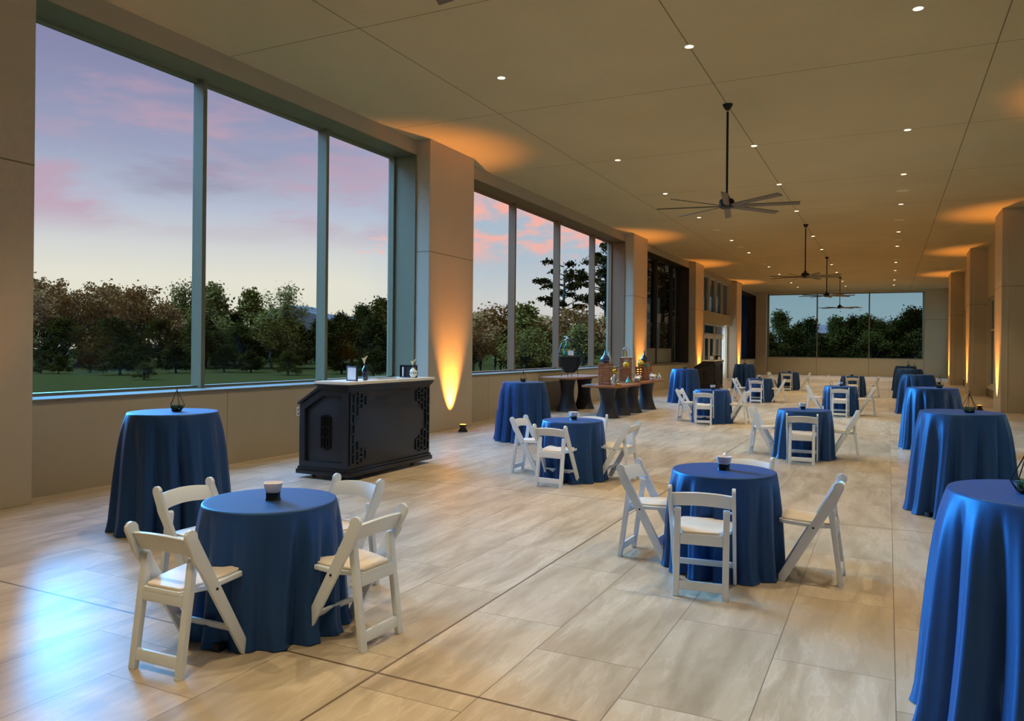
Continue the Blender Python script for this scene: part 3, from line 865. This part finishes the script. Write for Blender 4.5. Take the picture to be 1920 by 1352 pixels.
console('farther wood topped display table in front, holding the tallest slatted tower', -6.68, -5.74, 19.25, 21.5, .82, [(-6.13, 19.62), (-6.12, 20.95)])
def crate(lab, x, y, z, w_, h, rz=0):
    t = thing('slatted_crate', lab, 'crate', (x, y, z), rz, 'slatted wooden risers')
    n = max(3, int(h / .058)); st = h / n
    for k in range(n):
        z0 = k * st + .004
        e = w_ / 2
        MB().box(-e, e, -e, -e + .014, z0, z0 + st * .58).box(-e, e, e - .014, e, z0, z0 + st * .58).box(-e, -e + .014, -e + .014, e - .014, z0, z0 + st * .58).box(e - .014, e, -e + .014, e - .014, z0, z0 + st * .58).build('slat_course', SLAT, t, bev=.002, seg=1)
    e = w_ / 2 - .03
    for sx in (-1, 1):
        for sy in (-1, 1):
            MB().box(sx * e - .014, sx * e + .014, sy * e - .014, sy * e + .014, 0, h - .014).build('post', SLAT, t)
    MB().box(-w_ / 2 - .01, w_ / 2 + .01, -w_ / 2 - .01, w_ / 2 + .01, h - .014, h).build('top_board', SLAT, t, bev=.002)
crate('slatted wooden tower under the big blue teardrop vase', -6.20, 17.75, .8005, .31, .53, .05)
crate('tallest slatted wooden tower under the glass cloche', -6.42, 20.0, .8205, .30, .63, .1)
crate('slatted wooden tower under the dark navy teardrop vase', -6.17, 21.0, .8205, .31, .49, -.04)
crate('low slatted riser under the yellow ball beside the teal cone', -6.27, 19.48, .8205, .28, .36, .1)
crate('low slatted riser under the yellow ball beside the teal bowl', -6.10, 20.42, .8205, .28, .38, -.1)
TEAR = [(.03, 0), (.07, .012), (.108, .05), (.118, .09), (.105, .13), (.07, .18), (.035, .23), (.018, .28), (.012, .33), (.013, .345)]
t = MB().lathe(TEAR, 28, (0, 0, 0)).build('vase', BLUEG); t.location = (-6.22, 17.74, 1.3305); tag(t, 'big glossy blue teardrop vase on top of the nearest slatted tower', 'vase')
t = MB().lathe([(r * .88, z * .95) for r, z in TEAR], 28).build('vase', NAVYG); t.location = (-6.20, 21.0, 1.3105); tag(t, 'dark navy teardrop vase on top of the farthest slatted tower', 'vase')
t = MB().lathe([(.035, 0), (.05, .01), (.055, .08), (.045, .14), (.03, .2), (.028, .29), (.034, .3)], 20).build('decanter', GLASSY); t.location = (-6.16, 17.86, 1.3305); tag(t, 'tall clear decanter just behind the big blue teardrop vase', 'decanter')
t = thing('cloche', 'clear glass cloche with gold rods on the tallest slatted tower', 'cloche', (-6.42, 20.0, 1.4505))
MB().lathe([(.12, 0), (.12, .012)], 24).build('base', PORC, t)
n = 20
MB().tube([(.105 * math.cos(PI * q / 12), 0, .012 + .16 + .1 * math.sin(PI * q / 12)) for q in range(13)], .006, 6).tube([(0, .105 * math.cos(PI * q / 12), .012 + .16 + .1 * math.sin(PI * q / 12)) for q in range(13)], .006, 6)\
    .tube([(.105, 0, .012), (.105, 0, .172)], .006, 6).tube([(-.105, 0, .012), (-.105, 0, .172)], .006, 6).tube([(0, .105, .012), (0, .105, .172)], .006, 6).tube([(0, -.105, .012), (0, -.105, .172)], .006, 6).build('glass_ribs', SILVER, t)
mb = MB()
for k in range(5): mb.tube([(.05 * math.cos(k * 1.3), .05 * math.sin(k * 1.3), .012), (.03 * math.cos(k * 1.3), .03 * math.sin(k * 1.3), .16 + .02 * k)], .008, 8)
mb.build('rods', GOLD, t)
MB().ball((0, 0, .285), .014, 10).build('knob', GLASSY, t)
def spiky(lab, mat, loc, r):
    mb = MB()
    rnd = random.Random(int(loc[1] * 10))
    def P(i, j):
        a = 2 * PI * i / 24; p = PI * j / 12
        k = r * (1 + .05 * math.cos(8 * a) * math.sin(p))
        return (k * math.sin(p) * math.cos(a), k * math.sin(p) * math.sin(a), r - k * math.cos(p))
    mb.grid(P, 24, 13, True)
    o = mb.build('ornament', mat); o.location = loc; tag(o, lab, 'ornament')
spiky('yellow ribbed ball ornament on the riser between first and tallest towers', YELLOW, (-6.22, 19.40, 1.181), .085)
spiky('yellow ribbed ball ornament on the riser before the farthest tower', YELLOW, (-6.12, 20.42, 1.201), .09)
o = MB().lathe([(.07, 0), (.055, .03), (.02, .1), (.006, .15)], 20).build('ornament', TEAL); o.location = (-6.10, 19.22, .821); tag(o, 'teal green cone ornament beside the nearer yellow ball', 'ornament')
o = MB().lathe([(.03, 0), (.05, .01), (.085, .06), (.09, .075), (.08, .07), (.045, .02)], 22).build('bowl', TEAL); o.location = (-5.97, 20.42, 1.201); tag(o, 'small teal bowl beside the farther yellow ball', 'bowl')
o = MB().lathe([(.02, 0), (.035, .02), (.03, .08), (.012, .13), (.010, .2), (.014, .21)], 16).build('bottle', STEM); o.location = (-6.2, 20.50, 1.201); tag(o, 'dark green slim bottle behind the farther yellow ball', 'bottle')
# foil figure with head, ears and a wide skirted body
t = thing('figurine', 'tall silver and gold foil figurine standing beside the first slatted tower', 'figurine', (-5.92, 17.62, .8005))
MB().lathe([(.10, 0), (.105, .03), (.085, .10), (.07, .18), (.05, .25), (.035, .28)], 20, sx=1, sy=.8).build('body', SILVER, t)
MB().ball((-.01, -.01, .34), .065, 16, 1.15).build('head', GOLD, t)
MB().tube([(-.03, 0, .38), (-.06, 0, .44), (-.07, 0, .47)], [.02, .018, .005], 8).tube([(.02, 0, .38), (.02, 0, .45), (.01, 0, .49)], [.02, .018, .005], 8).build('ear', GOLD, t)
MB().tube([(-.05, -.03, .22), (-.08, -.06, .16), (-.05, -.09, .11)], [.022, .02, .012], 8).tube([(.05, -.03, .22), (.09, -.05, .14), (.06, -.09, .08)], [.022, .02, .012], 8).build('arm', SILVER, t)
MB().ball((.09, -.04, .03), .03, 10).ball((.14, -.02, .025), .025, 10).ball((.05, -.07, .03), .03, 10).build('gold_base', GOLD, t)
def blossom(lab, loc, pot):
    t = thing('flower_arrangement', lab, 'flowers', loc)
    MB().lathe([(.06, 0), (.085, .02), (.08, .06), (.05, .075)], 18).build('pot', pot, t)
    mb = MB(); rnd = random.Random(int(loc[1] * 7))
    for k in range(11):
        a = k * 2.4; r = .03 + .006 * k
        M = Matrix.Translation((r * math.cos(a), r * math.sin(a), .10 + .045 * rnd.random())) @ Matrix.Rotation(a, 4, 'Z') @ Matrix.Rotation(.7, 4, 'Y')
        mb.ball((0, 0, 0), .042, 10, .45, M)
    mb.build('petals', PORC, t)
    MB().tube([(-.03, 0, .13), (-.05, 0, .18), (-.04, .01, .215)], [.012, .012, .006], 8).build('bud', PORC, t)
blossom('white blossom arrangement in a silver pot at the middle of the farther display table', (-5.95, 19.56, .8205), SILVER)
blossom('smaller white blossom arrangement towards the far end of the display table', (-5.90, 20.85, .8205), PORC)
t = thing('perfume_bottle', 'small clear bottle with gold stopper at the far end of the display table', 'bottle', (-5.82, 21.25, .8205))
MB().lathe([(.045, 0), (.05, .01), (.05, .09), (.02, .12), (.016, .14)], 16).build('bottle_body', GLASSY, t)
MB().ball((0, 0, .16), .024, 10).build('stopper', GOLD, t)
o = MB().lathe([(.05, 0), (.12, .008), (.13, .016), (.12, .014), (.04, .006)], 26).build('plate', simple('pale_blue_glaze', (120, 176, 196), .15)); o.location = (-6.52, 17.52, .8005); tag(o, 'pale blue plate on the left end of the nearer display table', 'plate')
# oval rack
t = thing('oval_rack', 'black oval two hoop rack with shelves on the table against the window wall', 'rack', (-7.62, 18.9, .9305), .42)
for k, (dx, dy) in enumerate(((-.06, -.08), (.06, .08))):
    pts = [(dx + .235 * math.cos(q), dy, .55 + .44 * math.sin(q)) for q in [2 * PI * i / 40 for i in range(40)]]
    MB().tube(pts, .012, 8, True).build('hoop', BLACK, t)
MB().box(-.27, .27, -.09, .09, .555, .57).build('shelf', BLACK, t)
MB().box(-.24, .18, -.09, .09, .80, .81).build('shelf', BLACK, t)
nn = 24
poly = [(.225 * math.cos(PI + PI * i / nn), .53 + .42 * math.sin(PI + PI * i / nn)) for i in range(nn + 1)]
MB().prism([(x - .04, z) for x, z in poly], -.085, -.07, 'y').build('front_panel', BLACK, t)
MB().prism([(x + .05, z) for x, z in poly], .07, .085, 'y').build('back_panel', BLACK, t)
for x in (-.2, -.05, .05, .2):
    MB().tube([(x * 1.15, -.08 if x < 0 else .08, 0), (x, -.08 if x < 0 else .08, .22)], .008, 8).build('leg', BLACK, t)
o = MB().box(-.075, .075, -.004, .004, 0, .13).build('card', CARD, smooth=0); o.location = (-7.555, 18.80, 1.502); o.rotation_euler.z = .42; tag(o, 'white card standing on the shelf of the oval rack', 'card')
t = thing('bud_vase', 'slim green vase with white and yellow blossoms in the oval rack', 'vase', (-7.70, 18.86, 1.742))
MB().lathe([(.02, 0), (.03, .02), (.018, .08), (.015, .1)], 14).build('vase_body', TEAL, t)
mb = MB(); rnd = random.Random(8)
for k in range(12): mb.ball((rnd.uniform(-.05, .05), rnd.uniform(-.05, .05), .12 + rnd.random() * .14), .022, 8)
mb.build('blossoms', PORC, t)
t = thing('bowl', 'small green glazed bowl beside the white card in the oval rack', 'bowl', (-7.72, 18.82, 1.502))
MB().lathe([(.03, 0), (.06, .03), (.065, .07), (.055, .065), (.03, .02)], 18).build('bowl_body', TEAL, t)
MB().ball((0, 0, .07), .045, 10).build('leaves', SUCC, t)

# ------------------------------------------------------------------ outdoors
G = -1.0
o = struct(MB().box(-320, 320, -60, 420, G - .5, G), 'ground', GRASS)
def blob_tree(seed, leafmat, kind, leaf, nleaf):
    """unit-height tree: returns (trunk mesh, crown mesh)"""
    rnd = random.Random(seed)
    tr = MB(); cr = MB()
    tips = []
    if kind == 'pine':
        tr.tube([(0, 0, 0), (.01, 0, .4), (-.01, .005, .75), (0, 0, .97)], [.018, .014, .010, .003], 8)
        for k in range(26):
            z = .50 + .47 * rnd.random(); a = rnd.uniform(0, 6.28); L = (.22 * (1 - abs(z - .72) * 2.2) + .05) * rnd.uniform(.6, 1.1)
            p = Vector((L * math.cos(a), L * math.sin(a), z + .05 * rnd.uniform(-.3, 1)))
            tr.tube([(0, 0, z - .03), tuple(p * .5 + Vector((0, 0, (z - .02) * .5))), tuple(p)], [.006, .004, .002], 5)
            tips.append((p, .036)); tips.append((p * .7 + Vector((0, 0, .3 * p.z)), .03))
    elif kind == 'wispy':
        tr.tube([(0, 0, 0), (.015, .01, .22), (0, 0, .4)], [.03, .022, .016], 8)
        for k in range(34):
            a = rnd.uniform(0, 6.28); z = rnd.uniform(.45, .97); L = .34 * math.sin(min(1, (1.06 - z) * 2.2) * 1.4) * rnd.uniform(.55, 1.1) + .02
            p = Vector((L * math.cos(a), L * math.sin(a), z)); m = Vector((L * .45 * math.cos(a), L * .45 * math.sin(a), .35 + z * .35))
            tr.tube([(0, 0, .3 + .1 * rnd.random()), tuple(m), tuple(p)], [.010, .006, .0015], 5)
            tips.append((p, .075)); tips.append((m.lerp(p, .6), .09)); tips.append((m, .10))
    else:
        tr.tube([(0, 0, 0), (.01, 0, .2), (0, .01, .45)], [.035, .028, .015], 8)
        for k in range(26):
            a = rnd.uniform(0, 6.28); z = rnd.uniform(.16, .93); L = .42 * math.sin(PI * min(1, (z + .12)) ** 1.1) * rnd.uniform(.3, 1.0)
            p = Vector((L * math.cos(a), L * math.sin(a), z))
            tr.tube([(0, 0, .12 + .2 * rnd.random()), tuple(p)], [.010, .002], 5)
            tips.append((p, .11))
    per = nleaf // len(tips)
    for p, r in tips:
        for k in range(per):
            q = p + Vector((rnd.gauss(0, r * .5), rnd.gauss(0, r * .5), rnd.gauss(0, r * (.3 if kind == 'pine' else .5))))
            if q.z < .02: continue
            s = leaf * rnd.uniform(.5, 1.3)
            u = Vector((rnd.gauss(0, 1), rnd.gauss(0, 1), rnd.gauss(0, 1))).normalized()
            w = u.orthogonal().normalized(); 
            cr._add([tuple(q + u * s), tuple(q + w * s * .6), tuple(q - u * s), tuple(q - w * s * .6)], [(0, 1, 2, 3)])
    me = bpy.data.meshes.new('crown'); me.from_pydata(cr.v, [], cr.f); me.materials.append(leafmat)
    return tr.mesh('trunk', BARKM), me
KINDS = {'autumn': [blob_tree(1, LEAFA, 'wispy', .020, 5200), blob_tree(2, LEAFA, 'wispy', .018, 4600)],
         'olive': [blob_tree(3, LEAFB, 'wispy', .018, 4200), blob_tree(4, LEAFB, 'bushy', .024, 5600)],
         'dark': [blob_tree(5, LEAFC, 'bushy', .019, 9000), blob_tree(6, LEAFC, 'bushy', .018, 9000)],
         'pine': [blob_tree(7, LEAFP, 'pine', .012, 4200), blob_tree(8, LEAFP, 'pine', .012, 4200)]}
cnt = [0]
def tree(kind, x, y, h, lab, grp, wide=1.0, name='tree', cat='tree'):
    cnt[0] += 1
    a, b = KINDS[kind][cnt[0] % 2]
    t = thing(name, lab, cat, (x, y, G), cnt[0] * 1.7, grp); t.scale = (h * wide, h * wide, h)
    obj('trunk', a, t); obj('crown', b, t)
# beyond the first window
b1 = [(-94.3, 56.2, 9.9), (-97.8, 62.1, 11.1), (-93.1, 62.9, 9.4), (-95.6, 67.6, 11.0), (-94.2, 70.2, 9.6), (-84.0, 65.2, 10.0), (-81.2, 66.9, 7.4), (-92.6, 79.0, 11.7), (-81.6, 74.0, 10.7), (-79.4, 75.7, 6.7), (-88.8, 87.8, 11.1), (-78.2, 83.5, 11.1), (-81.5, 90.5, 6.2), (-74.4, 87.1, 6.4), (-74.1, 91.5, 7.8), (-65.7, 85.7, 8.2), (-69.4, 95.1, 9.9), (-69.0, 101.0, 9.4), (-61.1, 98.0, 9.1), (-104, 52, 11), (-108, 44, 11)]
for i, (x, y, h) in enumerate(b1):
    k = 'autumn' if i < 7 or i > 18 else ('olive' if i in (7, 8, 10, 11, 16) else 'dark')
    tree(k, x, y, h, {'autumn': 'brown autumn tree in the tree line beyond the lawn, left part of the first window', 'olive': 'thin leaved olive tree rising above the tree line in the first window', 'dark': 'dark bushy tree in the tree line beyond the lawn, right part of the first window'}[k], 'tree line beyond the first window, ' + k, 1.05)
b1b = [(-84.5, 49.3, 5.1), (-81.3, 53.1, 5.5), (-72.6, 52.9, 5.1), (-76.4, 61.5, 5.6), (-71.7, 63.9, 5.5), (-66.6, 64.3, 5.2), (-61.9, 64.4, 5.5), (-61.5, 78.1, 6.0), (-56.5, 75.9, 6.0), (-55.9, 80.1, 6.0), (-112.6, 65, 6.5), (-110, 69, 6), (-107.8, 72.7, 6.5), (-105, 76.4, 6), (-102, 80, 6.5), (-99.6, 83.6, 6), (-95, 88.7, 6.5), (-90, 93.5, 6), (-85, 100, 6.5), (-79, 57, 5.6), (-68, 59.5, 5.2), (-64, 69, 5.6), (-59, 70, 5.5)]
for i, (x, y, h) in enumerate(b1b): tree('dark' if i % 3 else 'olive', x, y, h, 'low dark tree standing before the taller tree line beyond the first window', 'low trees beyond the first window', 1.5)
for i, (x, y, h) in enumerate([(-66.7, 41.5, 1.3), (-64.8, 41.9, 1.5), (-65.6, 45.4, 1.8), (-59.1, 43.6, 2.6), (-49.9, 38.8, 1.3), (-59.3, 49.5, 2.4), (-58.0, 54.0, 2.5), (-55.5, 55.0, 2.0), (-48.4, 52.4, 2.2), (-46.7, 57.8, 2.6), (-38.3, 51.5, 2.4)]):
    tree('dark', x, y, h, 'dark shrub dotted on the lawn beyond the first window', 'shrubs on the lawn', 1.7, 'shrub', 'shrub')
b2 = [(-32.9, 57.0, 5.5), (-30.7, 56.3, 5.7), (-30.2, 58.9, 6.5), (-26.1, 55.1, 6.1), (-26.0, 59.6, 5.5), (-22.8, 57.1, 6.0), (-23.1, 62.2, 5.6), (-21.2, 62.3, 5.6), (-17.1, 55.4, 5.1), (-36, 60, 5.6), (-33.5, 64, 5.4), (-28, 63, 5.6), (-24.5, 52, 4.2), (-28.5, 51, 4.2), (-32, 50.5, 4.0), (-21, 54, 4.4), (-19, 58, 5.2), (-15, 60, 5.2), (-35, 54, 4.5), (-13.5, 56, 5.0)]
for i, (x, y, h) in enumerate(b2): tree(('olive', 'autumn', 'autumn')[i % 3], x, y, h, ('olive green', 'brownish', 'brownish')[i % 3] + ' tree in the dense thicket beyond the second window', 'thicket beyond the second window, ' + ('olive', 'brown', 'brown')[i % 3], 1.25)
for (x, y, h, lab) in [(-28.7, 69.3, 11.5, 'smaller pine crossing the second mullion of the second window'), (-23.9, 68.1, 12.7, 'large spreading pine above the thicket at right of the second window'), (-21.9, 66.6, 12.9, 'tallest pine at the right end of the second window'), (-16.5, 57.7, 10.3, 'near dark pine seen through the third window'), (-17.2, 63.8, 11.2, 'pine behind another pine through the third window')]:
    tree('pine', x, y, h, lab, 'tall pines', 1.0, 'pine_tree')
fr = [(-12.6, 86.7, 5.1), (-10.7, 88.0, 6.8), (-9.5, 97.1, 6.1), (-7.8, 90.9, 6.1), (-5.7, 93.3, 4.8), (-5.1, 89.5, 6.2), (-3.5, 92.0, 6.6), (-2.1, 90.6, 6.4), (-.8, 90.2, 6.2), (.7, 93.0, 5.9), (2.2, 93.0, 7.6), (3.2, 96.8, 7.1), (4.4, 94.1, 6.7), (-9, 86, 4.6), (-6.6, 85, 4.4), (-4, 85, 4.6), (-1.5, 84.5, 4.6), (.5, 86, 4.6), (2.5, 86, 4.8), (-11.5, 84, 4.4)]
for i, (x, y, h) in enumerate(fr):
    if i == 1: lab, grp = 'dark tall pointed tree at the left end of the far window', None
    elif i == 10: lab, grp = 'dark layered tree standing out at the right end of the far window', None
    else: lab, grp = 'dark green tree in the thicket beyond the far window', 'thicket beyond the far window'
    tree('dark', x, y, h, lab, grp, 1.0 if i < 13 else 1.4)
# distant ridge and two roofs behind the trees
rid = []
for i in range(41):
    q = i / 40; rid.append((-900 + 420 * q, 52 * math.exp(-((q - .46) / .17) ** 2) + 40 * math.exp(-((q - .78) / .16) ** 2) + 1.5 * math.sin(i * 1.7) - 6 * (q > .97)))
mb = MB()
mb.prism([(-900, -6)] + rid + [(-480, -6)], 760, 800, 'y')
struct(mb, 'hill', HILLM, smooth=60)
for (x, y, w_, d_, h, lab) in [(-10.6, 150, 6.5, 6, 7.4, 'pale house with grey hip roof peeking over trees left of centre in the far window'), (2.4, 152, 10, 7, 7.6, 'pale house with grey roof behind the right end trees of the far window')]:
    t = thing('house', lab, 'house', (x, y, G), 0, None)
    MB().box(-w_ / 2 + .6, w_ / 2 - .6, -d_ / 2 + .6, d_ / 2 - .6, 0, h - 1.6).build('walls', HOUSEM, t, smooth=0)
    a, b = w_ / 2, d_ / 2
    r = MB(); r._add([(-a, -b, h - 1.6), (a, -b, h - 1.6), (a, b, h - 1.6), (-a, b, h - 1.6), (-a * .25, 0, h), (a * .25, 0, h)], [(0, 1, 5, 4), (1, 2, 5), (2, 3, 4, 5), (3, 0, 4), (3, 2, 1, 0)])
    r.build('roof', ROOFM, t, smooth=0)

# ------------------------------------------------------------------ dusk sky
SOUTH_FILL = (2.4, 6.6, 13.5, 1)        # south-western sky outside the view, overbright to light the column returns blue
wd = bpy.data.worlds.new('dusk_sky'); bpy.context.scene.world = wd; wd.use_nodes = True
t = NT(wd.node_tree); bg = t.n['Background']
tc = t.add('ShaderNodeTexCoord').outputs['Generated']
sp = t.add('ShaderNodeSeparateXYZ'); t.l.new(tc, sp.inputs[0])
el = t.math('MULTIPLY', t.math('ARCSINE', sp.outputs[2]), 180 / PI)
az = t.math('MULTIPLY', t.math('ARCTAN2', t.math('MULTIPLY', sp.outputs[0], -1), sp.outputs[1]), 180 / PI)   # 0 along the hall, + to the window side
def ramp(fac, stops):
    n = t.add('ShaderNodeValToRGB'); cr = n.color_ramp
    while len(cr.elements) < len(stops): cr.elements.new(.5)
    for e_, (p, c) in zip(cr.elements, stops): e_.position = p; e_.color = lin(c) if max(c) > 2 else tuple(c) + (1,)
    t.l.new(fac, n.inputs[0]); return n.outputs[0]
ef = t.math('DIVIDE', el, 60., clamp=True)
WEST = ramp(ef, [(0, (212, 208, 190)), (.075, (216, 213, 198)), (.115, (198, 200, 200)), (.16, (172, 180, 198)), (.22, (146, 152, 178)), (.30, (130, 132, 164)), (.38, (120, 114, 150))])
NW = ramp(ef, [(0, (206, 196, 190)), (.06, (192, 198, 202)), (.11, (166, 186, 204)), (.2, (158, 176, 202)), (.3, (160, 164, 196)), (.45, (136, 146, 186))])
NORTH = ramp(ef, [(0, (128, 152, 158)), (.05, (122, 150, 160)), (.11, (104, 134, 146)), (.2, (92, 122, 138)), (.4, (84, 112, 140))])
a1 = t.smooth(az, 9, 19); a2 = t.smooth(az, 28, 40)
sky = t.mix(a2, t.mix(a1, NORTH, NW), WEST)
# clouds
def cloudnoise(scale, zs, seed, det=6, rough=.55):
    return t.noise(t.mapping(tc, scale=(1, 1, zs), loc=(seed, seed * .7, 0)), scale, det, rough, .3)
c1 = t.smooth(cloudnoise(4.2, 3.2, 3.1), .43, .62)
band = t.math('MULTIPLY', t.smooth(el, 6.5, 9.5), t.smooth(el, 26, 17))
pk = t.math('MULTIPLY', t.math('MULTIPLY', c1, band), t.math('MULTIPLY', a2, .85))
sky = t.mix(pk, sky, lin((182, 150, 168)))
c1b = t.smooth(cloudnoise(3.0, 4.5, 9.4), .52, .66)
gk = t.math('MULTIPLY', t.math('MULTIPLY', c1b, t.math('MULTIPLY', t.smooth(el, 9, 11), t.smooth(el, 17, 13))), t.math('MULTIPLY', t.smooth(az, 41, 48), .55))
sky = t.mix(gk, sky, lin((134, 122, 146)))
c2 = t.smooth(cloudnoise(12, 2.4, 1.7, 8, .6), .45, .62)
band2 = t.math('MULTIPLY', t.smooth(el, 5.6, 8.0), t.smooth(el, 14.5, 11))
ok = t.math('MULTIPLY', t.math('MULTIPLY', c2, band2), t.math('MULTIPLY', t.math('MULTIPLY', a1, t.smooth(az, 33, 29.5)), .9))
sky = t.mix(ok, sky, lin((240, 172, 158)))
c3 = t.smooth(cloudnoise(16, 2.6, 5.3), .52, .62)
b3 = t.math('MULTIPLY', t.math('MULTIPLY', t.smooth(el, 5.8, 6.6), t.smooth(el, 8.6, 7.6)), t.math('MULTIPLY', t.smooth(az, 34.5, 35.5), t.smooth(az, 39, 37.5)))
sky = t.mix(t.math('MULTIPLY', t.math('MULTIPLY', c3, b3), .9), sky, lin((238, 176, 160)))
# the sky overhead, with boosted blue patches that light the hall
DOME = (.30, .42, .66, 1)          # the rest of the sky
WEST_FILL = (1.8, 3.3, 6.8, 1)         # unseen western sky above the window heads, overbright to add blue light indoors
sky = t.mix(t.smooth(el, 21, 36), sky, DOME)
sky = t.mix(t.math('MULTIPLY', t.math('MULTIPLY', t.smooth(el, 21, 34), t.smooth(el, 72, 60)), t.smooth(sp.outputs[0], -.12, -.30)), sky, t.mix(t.smooth(az, 100, 125), WEST_FILL, SOUTH_FILL))
sky = t.mix(t.smooth(el, 0, -3), sky, lin((70, 68, 58)))
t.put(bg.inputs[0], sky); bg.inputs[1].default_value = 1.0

# ------------------------------------------------------------------ camera
F_, CY_ = 1425.7, 653.1
yaw, pit, roll = .459344, -.0012599, .010153
fwd = Vector((-math.sin(yaw) * math.cos(pit), math.cos(yaw) * math.cos(pit), math.sin(pit)))
r = Vector((math.cos(yaw), math.sin(yaw), 0)); up = r.cross(fwd)
r2 = math.cos(roll) * r + math.sin(roll) * up; u2 = -math.sin(roll) * r + math.cos(roll) * up
cam = bpy.data.cameras.new('camera'); co = bpy.data.objects.new('camera', cam); C.objects.link(co)
co.matrix_world = Matrix(((r2.x, u2.x, -fwd.x, 0), (r2.y, u2.y, -fwd.y, 0), (r2.z, u2.z, -fwd.z, 1.7), (0, 0, 0, 1)))
cam.sensor_width = 36; cam.sensor_fit = 'HORIZONTAL'; cam.lens = F_ / 1920 * 36
cam.shift_y = (CY_ - 676) / 1920; cam.clip_end = 2000; cam.clip_start = .05
sc = bpy.context.scene; sc.camera = co
sc.view_settings.view_transform = 'Standard'; sc.view_settings.look = 'None'
sc.view_settings.gamma = 1; sc.view_settings.exposure = .3; sc.view_settings.use_curve_mapping = False
sc.cycles.max_bounces = 8; sc.cycles.diffuse_bounces = 5; sc.cycles.transparent_max_bounces = 16
sc.cycles.sample_clamp_indirect = 6; sc.cycles.use_denoising = True
sc.cycles.caustics_reflective = False; sc.cycles.caustics_refractive = False
